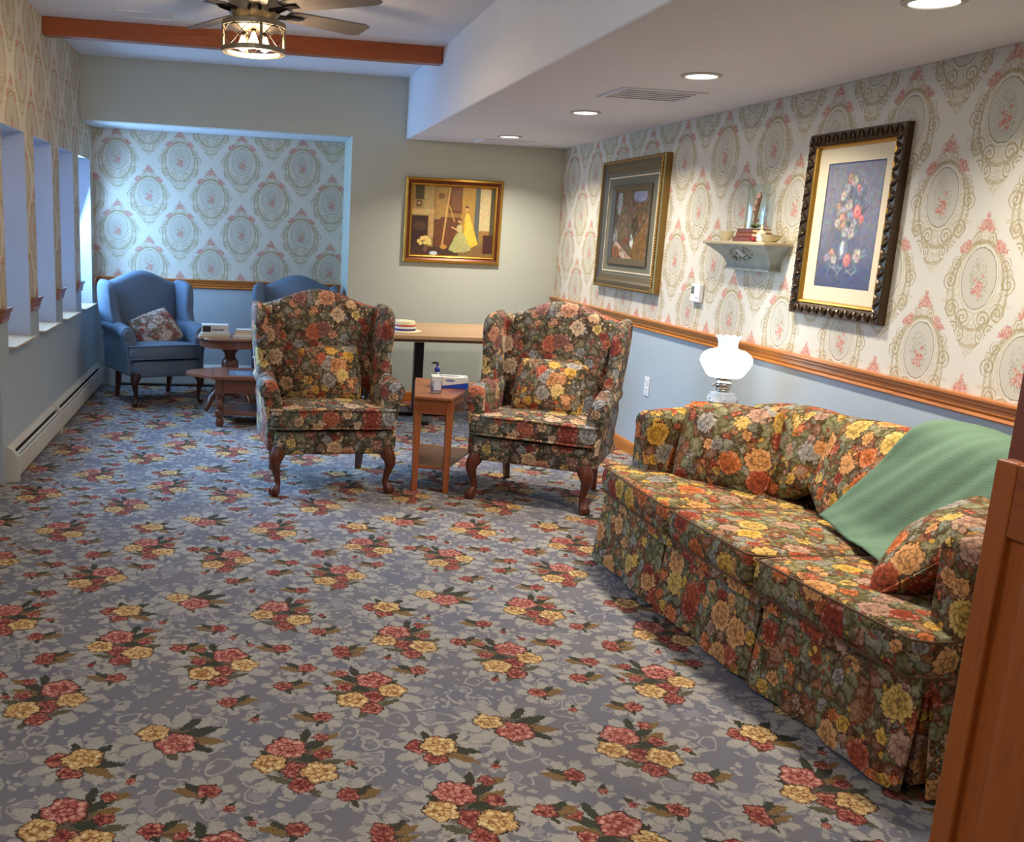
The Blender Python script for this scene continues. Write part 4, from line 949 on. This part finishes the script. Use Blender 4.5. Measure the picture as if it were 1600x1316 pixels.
# thermostat and outlets
th = empty('thermostat', (XR, 5.722, 1.21)); tag(th, 'white wall thermostat below the bracket shelf', 'thermostat')
b = NB(); bx(b, -.028, 0, -.062, .062, -.055, .055, .006); mesh_obj('case', b, WHITE, th)
b = NB(); bx(b, -.0295, -.027, .012, .050, -.004, .040); mesh_obj('screen', b, plain('grey display', rgb(92, 100, 92), .2), th)
b = NB(); bx(b, -.0295, -.027, -.05, -.01, -.03, -.02); mesh_obj('button', b, plain('light grey button', rgb(190, 190, 188), .5), th)
ot = empty('wall_outlet', (XR, 6.355, .525)); tag(ot, 'white electrical outlet low on the right wall', 'outlet')
b = NB(); bx(b, -.006, 0, -.040, .040, -.066, .066, .003); mesh_obj('plate', b, WHITE, ot)
for s in (-1, 1):
    b = NB(); bx(b, -.008, -.0055, -.017, .017, s*.027-.016, s*.027+.016, .004); q = mesh_obj('receptacle', b, WHITE, ot)
    b = NB(); bx(b, -.0085, -.0078, -.008, -.006, s*.027-.004, s*.027+.007); bx(b, -.0085, -.0078, .006, .008, s*.027-.004, s*.027+.007); mesh_obj('slot', b, DARK, q)

# ------------------------------------------------------------------ ceiling fittings
EM = emis('lamp diffuser glow', (1, .93, .80), 9.)
TRIMM = plain('lamp trim', rgb(176, 174, 170), .4)
names = ['recessed ceiling light nearest the camera', 'recessed ceiling light, middle of the row of three', 'recessed ceiling light farthest back by the end wall']
for i, (x, y) in enumerate(DOWN):
    t = empty('recessed_light', (x, y, ZL)); tag(t, (names+['recessed ceiling light above the sofa, outside the view', 'recessed ceiling light beside the camera, outside the view'])[i], 'ceiling light', 'recessed lights in the dropped ceiling')
    b = NB(); lathe(b, [(.072, -.002), (.095, -.001), (.095, -.004), (.075, -.009), (.072, -.006), (.072, -.002)], (0, 0, 0), 36, 0, 1, 1, None, False); mesh_obj('trim_ring', b, TRIMM, t, True)
    b = NB(); lathe(b, [(.071, -.002), (.071, -.005), (.001, -.0055)], (0, 0, 0), 36, 0, 1, 1, None, False); mesh_obj('diffuser', b, EM, t)
GLOBE = emis('fill globe glow', (1, .95, .88), 1.)  # glow for the fittings of the added, unseen fill lamps
for k, (x, y, p, r) in enumerate(FILL_GLOBES):
    t = empty('fill_globe', (x, y, 2.38)); tag(t, 'added unseen globe fill lamp over the camera side of the room', 'fill lamp', 'added fill globes out of view')
    b = NB(); lathe(b, [(.165*math.sin(.06+a*.07), .165*math.cos(.06+a*.07)) for a in range(4)], (0, 0, 0), 24, 0, 1, 1, None, False); o = mesh_obj('collar', b, GLOBE, t, True); o.visible_shadow = True
    b = NB(); tube(b, [(0, 0, .155), (0, 0, ZH-2.38)], .008, 8); mesh_obj('stem', b, CHROME, t)

def vent(x, y, w, d, z, label, n=6):
    t = empty('ceiling_vent', (x, y, z)); tag(t, label, 'vent')
    b = NB(); frame_mesh(b, w, d, [(0, 0), (0, -.008), (.02, -.010), (.028, -.006), (.028, -.001)]); mesh_obj('frame', b, CEILM, t)
    b = NB()
    for i in range(n): yy_ = -d/2+.035+(d-.07)*i/(n-1); bx(b, -w/2+.028, w/2-.028, yy_-.012, yy_+.010, -.006, -.003)
    mesh_obj('louvre', b, CEILM, t)
vent(2.13, 5.20, .46, .40, ZL, 'flat white ceiling vent between the first two recessed lights')
vent(2.14, 8.24, .44, .30, ZL, 'small white ceiling vent by the farthest recessed light')
vent(-.62, 7.0-.22, .36, .20, ZH, 'white vent on the high ceiling behind the fan', 4)

# ceiling fan
FN = empty('ceiling_fan', (.041, 5.70, ZH)); tag(FN, 'ceiling fan with grey blades and a round cage light', 'ceiling fan')
PEW = plain('brushed champagne metal', rgb(150, 140, 120), .38, .7); PEWD = plain('dark bronze metal', rgb(52, 44, 38), .4, .6)
BLD = wood('weathered grey blade', rgb(120, 112, 108), rgb(104, 96, 92), 'x', .5)
b = NB(); lathe(b, [(.001, 0), (.075, 0), (.080, -.02), (.070, -.045), (.03, -.055), (.03, -.07), (.125, -.075), (.14, -.09), (.14, -.155), (.12, -.175), (.11, -.2), (.001, -.2)], (0, 0, 0), 36, 0, 1, 1, None, False); mesh_obj('motor', b, PEW, FN, True)
for k, a in enumerate((28, -42, 118, 214, 270)):
    e = empty('blade_arm'); bpy.data.objects.remove(e)
    ar = math.radians(a); R3 = Matrix.Rotation(ar, 4, 'Z'); tilt = Matrix.Rotation(-.22, 4, 'X')
    L1 = .80 if a == -42 else .72
    out = [(.20, -.050), (.26, -.066), (L1-.04, -.080), (L1, -.060), (L1, .060), (L1-.04, .080), (.26, .066), (.20, .050)]
    b = NB(); prism(b, out, lambda p, q, d: (p, q, d), -.004, .004)
    bmesh.ops.transform(b, matrix=Matrix.Translation((0, 0, -.135)) @ tilt, verts=b.verts); o = mesh_obj('blade', b, BLD, FN); o.rotation_euler = (0, 0, ar)
    b = NB(); tube(b, [(.10, .02, -.15), (.15, .03, -.15), (.20, .022, -.142), (.25, .0, -.137)], [.012, .010, .010, .008], 8); tube(b, [(.10, -.02, -.15), (.15, -.03, -.152), (.20, -.022, -.148), (.25, .0, -.137)], [.012, .010, .010, .008], 8)
    bx(b, .20, .30, -.03, .03, -.146, -.140, .002); q = mesh_obj('blade_bracket', b, PEWD, o, True)
CT, CB, CR = -.215, -.345, .168
b = NB(); lathe(b, [(.001, -.2), (.10, -.2), (.150, -.215), (.155, -.232), (.09, -.245), (.001, -.25)], (0, 0, 0), 36, 0, 1, 1, None, False); mesh_obj('light_plate', b, PEWD, FN, True)
b = NB()
for z in (CT, CB): lathe(b, [(CR-.004, z-.013), (CR+.004, z-.013), (CR+.004, z+.013), (CR-.004, z+.013), (CR-.004, z-.013)], (0, 0, 0), 48, 0, 1, 1, None, False)
for k in range(4): a = k*PI/2-1.35; tube(b, [(CR*math.cos(a), CR*math.sin(a), CT), (CR*math.cos(a), CR*math.sin(a), CB)], .008, 4)
lathe(b, [(CR-.026, CB-.012), (CR, CB-.012), (CR, CB-.006), (CR-.026, CB-.006), (CR-.026, CB-.012)], (0, 0, 0), 48, 0, 1, 1, None, False)
cg = mesh_obj('cage', b, PEW, FN, True)
b = NB()
for k in range(8):
    a0 = k*PI/4
    for s in (-1, 1):
        tube(b, [(CR*math.cos(a0+s*t_*.95), CR*math.sin(a0+s*t_*.95), CT-.01+(CB-CT+.02)*(.5-.5*math.cos(t_*PI))) for t_ in [j/8 for j in range(9)]], .0022, 5)
mesh_obj('cage_wire', b, PEWD, cg, True)
BULB = emis('warm bulb glow', (1, .78, .48), 16.)
for k in range(3):
    a = k*2.094+.5; x, y = .068*math.cos(a), .068*math.sin(a)
    b = NB(); tube(b, [(x*.6, y*.6, -.24), (x, y, -.262)], .014, 10); q = mesh_obj('socket', b, PEWD, FN, True)
    b = NB(); lathe(b, [(.008, 0), (.012, -.01), (.024, -.04), (.027, -.055), (.020, -.075), (.001, -.083)], (x, y, -.262), 16, 0, 1, 1, None, False); mesh_obj('bulb', b, BULB, q, True)
    l = bpy.data.lights.new('fan_bulb_light', 'POINT'); l.energy = 9; l.color = (1, .72, .42); l.shadow_soft_size = .03
    lo = bpy.data.objects.new('fan_bulb_light', l); C.objects.link(lo); lo.location = (.041+x, 5.70+y, ZH-.372)

# ------------------------------------------------------------------ wedge table, sanitizer, tissue box
WT = empty('wedge_table', (0, 0, 0)); tag(WT, 'narrow wooden wedge shaped side table between the floral wing chairs', 'side table')
top = [(.985, 5.475), (1.19, 5.405), (1.515, 6.02), (1.115, 6.20)]
def inset(P, d):
    c = (sum(p[0] for p in P)/4, sum(p[1] for p in P)/4); out = []
    for p in P:
        v = Vector((p[0]-c[0], p[1]-c[1])); out.append((c[0]+v.x*(1-d/v.length*1.3), c[1]+v.y*(1-d/v.length*1.3)))
    return out
ZT = .575
b = NB(); prism(b, top, lambda p, q, d: (p, q, d), ZT-.018, ZT); o = mesh_obj('table_top', b, CHERRY, WT); md = o.modifiers.new('b', 'BEVEL'); md.width = .004; md.segments = 2
ap = inset(top, .022); b = NB(); prism(b, ap, lambda p, q, d: (p, q, d), ZT-.105, ZT-.019); mesh_obj('apron', b, CHERRYZ, WT)
lg = inset(top, .040)
for (x, y) in lg:
    b = NB(); bx(b, x-.021, x+.021, y-.021, y+.021, 0, ZT-.02, .002); 
    for v in b.verts:
        if v.co.z < .1: v.co.x = x+(v.co.x-x)*.78; v.co.y = y+(v.co.y-y)*.78
    mesh_obj('leg', b, CHERRYZ, WT)
b = NB(); prism(b, inset(top, .045), lambda p, q, d: (p, q, d), .135, .150); mesh_obj('shelf', b, CHERRY, WT)
sb = empty('sanitizer_bottle', (1.135, 5.60, ZT)); tag(sb, 'clear pump bottle of hand sanitizer with blue cap on the wedge table', 'bottle')
b = NB(); lathe(b, [(.001, 0), (.028, 0), (.031, .006), (.031, .095), (.027, .112), (.013, .122), (.011, .130), (.001, .130)], (0, 0, 0), 28, 0, 1.15, .85, None, False); mesh_obj('bottle', b, CLEAR, sb, True)
GEL = G('sanitizer gel', .1); GEL.b.inputs['Transmission Weight'].default_value = .85; GEL.b.inputs['IOR'].default_value = 1.2; GELM = GEL.done(rgb(205, 215, 225))
b = NB(); lathe(b, [(.001, .003), (.026, .003), (.028, .008), (.028, .070), (.001, .070)], (0, 0, 0), 24, 0, 1.15, .85, None, False); mesh_obj('gel', b, GELM, sb, True)
b = NB(); bx(b, -.022, .022, -.0275, -.0268, .02, .085); mesh_obj('label_sticker', b, plain('pale label', rgb(206, 210, 220), .4), sb)
BLUEC = plain('cobalt plastic', rgb(26, 46, 140), .3)
b = NB(); lathe(b, [(.001, .127), (.015, .127), (.016, .145), (.010, .152), (.005, .156), (.005, .170), (.001, .170)], (0, 0, 0), 20, 0, 1, 1, None, False); mesh_obj('cap', b, BLUEC, sb, True)
b = NB(); tube(b, [(.006, 0, .172), (-.008, 0, .180), (-.026, 0, .179), (-.036, 0, .172)], [.009, .008, .005, .004], 8); tube(b, [(0, 0, .16), (0, 0, .178)], .005, 8); mesh_obj('pump_spout', b, plain('dark navy plastic', rgb(20, 24, 50), .3), sb, True)
tb = empty('tissue_box', (1.262, 5.83, ZT), math.radians(-8)); tag(tb, 'white and blue flat tissue box behind the sanitizer bottle', 'tissue box')
g = G('tissue box print', .5); s_ = g.sep(g.co); lim = g.ma('ADD', g.ma('MULTIPLY', g.ma('SINE', g.ma('MULTIPLY_ADD', s_[0], 14, -.6)), .012), .028)
c = g.mix(g.lt(s_[2], lim), rgb(228, 226, 222), rgb(36, 76, 176)); c = g.mix(g.ma('MULTIPLY', g.lt(g.ell(g.com(s_[0], s_[2]), .0, .048, .030, .008), 1), g.lt(s_[1], -.05)), c, rgb(120, 140, 180)); TBM = g.done(c)
b = NB(); bx(b, -.112, .112, -.058, .058, 0, .068, .002); mesh_obj('carton', b, TBM, tb)
b = NB(); lathe(b, [(.001, .0686), (.05, .0686), (.05, .0690), (.001, .0692)], (.0, 0, 0), 24, 0, 1.3, .45, None, False); mesh_obj('opening', b, plain('slot grey', rgb(130, 128, 124), .7), tb)

# ------------------------------------------------------------------ pedestal table by the far wall and straw hat
PT = empty('pedestal_table', (1.44, 7.66, 0)); tag(PT, 'tan topped rectangular table on a black post, behind the wing chairs', 'table')
b = NB(); bx(b, -.62, .68, -.53, .53, .727, .75, .004, 0); bx(b, -.62, .68, -.53, .53, .700, .7265, .004, 1); mesh_obj('table_top', b, [LAMIN, plain('dark table edge', rgb(52, 34, 26), .4)], PT)
b = NB(); bx(b, -.038, .038, .22, .296, .04, .70, .004); mesh_obj('post', b, BLACK, PT)
b = NB(); bx(b, -.28, .28, .228, .288, .0, .035, .006); bx(b, -.03, .03, -.18, .50, .0, .035, .006); mesh_obj('base', b, BLACK, PT); b = NB(); bx(b, -.15, .15, .1, .42, .68, .6995, .003); mesh_obj('mounting_plate', b, BLACK, PT)
ht = empty('straw_hat', (1.225, 7.42, .75)); tag(ht, 'straw boater hat with red, white and blue band on the far table', 'hat')
STR = plain('straw', rgb(224, 206, 164), .8, 0, .2, 150, .5)
b = NB(); lathe(b, [(.088, .0), (.130, .0), (.134, .004), (.130, .008), (.090, .010)], (0, 0, 0), 40, 0, 1.02, 1.15, None, False); mesh_obj('brim', b, STR, ht, True)
b = NB(); lathe(b, [(.088, .004), (.086, .075), (.080, .082), (.001, .084)], (0, 0, 0), 40, 0, 1, 1.15, None, False); mesh_obj('crown', b, STR, ht, True, 50)
for z0, z1, cc, nm in ((.010, .026, rgb(60, 58, 120), 'blue ribbon'), (.026, .042, rgb(226, 220, 214), 'white ribbon'), (.042, .056, rgb(188, 84, 54), 'red ribbon')):
    b = NB(); lathe(b, [(.0885, z0), (.0900, z0+.001), (.0893, z1-.001), (.0878, z1)], (0, 0, 0), 40, 0, 1, 1.15, None, False); q = mesh_obj('ribbon', b, plain(nm, cc, .6), ht, True); q['label'] = nm

# ------------------------------------------------------------------ alcove tables
RT = empty('round_table', (-.10, 8.08, 0)); tag(RT, 'round dark wood pedestal table between the blue chairs', 'table')
b = NB(); lathe(b, [(.001, .575), (.255, .575), (.275, .582), (.28, .592), (.272, .60), (.001, .60)], (0, 0, 0), 48, 0, 1, 1, None, False); mesh_obj('table_top', b, BROWN, RT, True, 30)
b = NB(); lathe(b, [(.22, .515), (.245, .52), (.25, .575), (.22, .575)], (0, 0, 0), 48, 0, 1, 1, None, False); mesh_obj('apron', b, BROWN, RT, True, 30)
b = NB(); lathe(b, [(.05, .57), (.075, .55), (.08, .50), (.045, .46), (.042, .43), (.065, .40), (.07, .34), (.045, .26), (.055, .18), (.07, .15), (.06, .12), (.001, .11)], (0, 0, 0), 28, 0, 1, 1, None, False); mesh_obj('pedestal', b, BROWNZ, RT, True)
for k in range(4):
    a = k*PI/2+.75; d = Vector((math.cos(a), math.sin(a), 0)); b = NB()
    tube(b, [d*.04+Vector((0, 0, .17)), d*.12+Vector((0, 0, .17)), d*.20+Vector((0, 0, .11)), d*.23+Vector((0, 0, .05)), d*.25+Vector((0, 0, .022)), d*.27+Vector((0, 0, .024))], [.03, .032, .026, .022, .02, .014], 10); mesh_obj('leg', b, BROWNZ, RT, True)
MAG = [plain('white cover', rgb(214, 212, 206), .4), plain('cream cover', rgb(200, 188, 168), .5), plain('grey cover', rgb(150, 146, 140), .5)]
def rbook(x, y, z, w, d, h, rz, m, label): return book('book', label, 'book', 'books on the round alcove table', w, d, h, x, y, z, rz, m)
rbook(-.225, 8.00, .60, .24, .17, .018, .10, MAG[1], 'thin cream book lowest in the left pile on the round table')
rbook(-.22, 8.005, .6185, .23, .16, .014, .04, MAG[0], 'thin white book in the middle of the left pile on the round table')
bk = empty('boxed_game', (-.22, 8.01, .633), .05); tag(bk, 'white box with a dark picture patch and title on top of the left book pile', 'box')
b = NB(); bx(b, -.105, .105, -.07, .07, 0, .068, .002); mesh_obj('carton', b, MAG[0], bk)
b = NB(); bx(b, -.098, -.035, -.0712, -.070, .012, .058); mesh_obj('picture_patch', b, plain('dark photo', rgb(54, 48, 50), .4), bk)
b = NB(); r = random.Random(2); xx = -.022
for i in range(9): w_ = r.uniform(.005, .009); bx(b, xx, xx+w_, -.0712, -.070, .024, .024+r.uniform(.008, .013)); xx += w_+.0025
mesh_obj('title', b, plain('print black', rgb(60, 60, 66), .5), bk)
rbook(.035, 8.00, .60, .22, .17, .018, -.03, MAG[0], 'flat white book lowest in the right pile on the round table')
rbook(.025, 8.01, .6185, .17, .13, .036, -.08, MAG[1], 'thick cream book topmost but one in the right pile')
rbook(.025, 8.01, .655, .155, .12, .012, .04, MAG[0], 'small white book topmost in the right pile')

CO = empty('coffee_table', (0, 0, 0)); tag(CO, 'low brown drop leaf coffee table with glass inset, in front of the alcove', 'coffee table')
cz = .385; cx0, cx1, cy0, cy1 = -.22, .40, 7.27, 7.78
b = NB()
prism(b, [(cx0, cy0), (cx1, cy0), (cx1, cy0+.10), (cx0, cy0+.10)], lambda p, q, d: (p, q, d), cz-.022, cz); prism(b, [(cx0, cy1-.10), (cx1, cy1-.10), (cx1, cy1), (cx0, cy1)], lambda p, q, d: (p, q, d), cz-.022, cz)
prism(b, [(cx0, cy0+.10), (cx0+.11, cy0+.10), (cx0+.11, cy1-.10), (cx0, cy1-.10)], lambda p, q, d: (p, q, d), cz-.022, cz); prism(b, [(cx1-.11, cy0+.10), (cx1, cy0+.10), (cx1, cy1-.10), (cx1-.11, cy1-.10)], lambda p, q, d: (p, q, d), cz-.022, cz)
mesh_obj('table_top', b, BROWN, CO)
b = NB(); bx(b, cx0+.108, cx1-.108, cy0+.098, cy1-.098, cz-.012, cz-.006); mesh_obj('glass_inset', b, plain('dark glass', rgb(110, 124, 140), .05, 0, .9), CO)
b = NB(); hp = [(cx0-.004, cy0+.01)]+[(cx0-.004-.20*math.sin(PI*k/16), cy0+.01+(cy1-cy0-.02)*k/16) for k in range(1, 16)]+[(cx0-.004, cy1-.01)]
prism(b, hp, lambda p, q, d: (p, q, d), cz-.020, cz-.001); mesh_obj('drop_leaf', b, BROWN, CO)
b = NB(); bx(b, cx0+.03, cx1-.03, cy0+.03, cy1-.03, cz-.13, cz-.023, .003); mesh_obj('apron', b, BROWNZ, CO)
for x in (cx0+.055, cx1-.055):
    for y in (cy0+.055, cy1-.055):
        b = NB(); bx(b, x-.032, x+.032, y-.032, y+.032, .235, cz-.024, .003); lathe(b, [(.022, .235), (.030, .225), (.018, .205), (.026, .18), (.030, .15), (.020, .128), (.028, .12)], (x, y, 0), 16); bx(b, x-.032, x+.032, y-.032, y+.032, .075, .125, .006); lathe(b, [(.018, .075), (.026, .055), (.032, .03), (.024, 0)], (x, y, 0), 16); mesh_obj('leg', b, BROWNZ, CO, True, 35)
b = NB(); bx(b, cx0+.05, cx1-.05, cy0+.05, cy1-.05, .085, .108, .004); mesh_obj('shelf', b, BROWN, CO)
b = NB(); lathe(b, [(.001, 0), (.055, 0), (.09, .05), (.115, .12), (.125, .125), (.120, .130), (.11, .125), (.085, .055), (.001, .012)], (0, 0, 0), 32, 0, 1, 1, None, False)
o = mesh_obj('serving_bowl', b, plain('white glazed bowl', rgb(205, 214, 222), .25), None, True); o.location = (.20, 7.55, cz-.0055); tag(o, 'white bowl on the coffee table, half hidden by the left floral chair', 'bowl')

# ------------------------------------------------------------------ end table and oil style lamp
ET = empty('end_table', (2.535, 4.77, .03)); tag(ET, 'round wooden end table behind the far end of the sofa, under the glowing lamp', 'end table')
b = NB(); lathe(b, [(.001, .60), (.20, .60), (.21, .606), (.21, .619), (.20, .625), (.001, .625)], (0, 0, 0), 36, 0, 1, 1, None, False); mesh_obj('table_top', b, OAK_Y, ET, True, 30)
b = NB(); lathe(b, [(.001, .60), (.05, .59), (.03, .5), (.04, .35), (.028, .2), (.05, .06), (.14, .0), (.15, -.03), (.001, -.03)], (0, 0, 0), 24, 0, 1, 1, None, False); mesh_obj('pedestal', b, CHERRYZ, ET, True, 50)
LX, LY, LZ = 2.515, 4.78, .655
LP = empty('table_lamp', (LX, LY, LZ)); tag(LP, 'white milk glass hurricane lamp glowing on the end table', 'lamp'); LP.scale = (1.1, 1.1, 1.08)
g = G('painted porcelain', .2); S_ = g.sep(g.co)
c = g.mix(g.ma('MULTIPLY', g.ma('GREATER_THAN', g.noise(g.co, 60, 2), .60), g.ma('MULTIPLY', g.ma('GREATER_THAN', S_[2], .028), g.lt(S_[2], .055))), rgb(206, 218, 226), rgb(84, 96, 130)); PORC = g.done(c)
b = NB(); lathe(b, [(.001, 0), (.055, 0), (.062, .010), (.072, .022), (.076, .040), (.070, .062), (.060, .070), (.058, .080), (.030, .086), (.001, .087)], (0, 0, 0), 36, 0, 1, 1, None, False); mesh_obj('font', b, PORC, LP, True)
b = NB(); lathe(b, [(.030, .085), (.032, .095), (.028, .100), (.036, .106), (.038, .122), (.034, .128), (.042, .132), (.036, .136), (.034, .150), (.040, .160), (.030, .164)], (0, 0, 0), 28, 0, 1, 1, None, False); bu = mesh_obj('burner', b, CHROME, LP, True, 50)
b = NB(); tube(b, [(-.036, 0, .115), (-.050, -.002, .118)], .003, 6); bmesh.ops.create_uvsphere(b, u_segments=8, v_segments=6, radius=.007, matrix=Matrix.Translation((-.054, -.002, .119))); mesh_obj('wick_knob', b, CHROME, bu, True)
SHG = emis('glowing milk glass', (.84, .94, 1.), 2.4)
g = G('milk glass ruffle', .2); g.put(g.b.inputs['Emission Color'], (.72, .90, 1)); g.b.inputs['Emission Strength'].default_value = .2; RUF = g.done(rgb(220, 236, 246))
b = NB(); lathe(b, [(.036, .158), (.075, .160), (.088, .172), (.092, .180), (.108, .205), (.121, .232), (.119, .255), (.104, .276), (.085, .288), (.060, .294), (.050, .298)], (0, 0, 0), 40, 0, 1, 1, None, False); sh = mesh_obj('lamp_shade', b, SHG, LP, True)
b = NB(); lathe(b, [(.050, .296), (.046, .305), (.046, .325), (.048, .330), (.052, .345), (.060, .356), (.057, .357), (.048, .345), (.043, .328)], (0, 0, 0), 48, 0, 1, 1, lambda i, a: (.004*math.cos(a*10) if i in (5, 6) else 0), False); mesh_obj('chimney_ruffle', b, RUF, LP, True)
l = bpy.data.lights.new('table_lamp_light', 'POINT'); l.energy = 1.3; l.color = (.66, .85, 1); l.shadow_soft_size = .12
lo = bpy.data.objects.new('table_lamp_light', l); C.objects.link(lo); lo.location = (LX-.02, LY, LZ+.42)
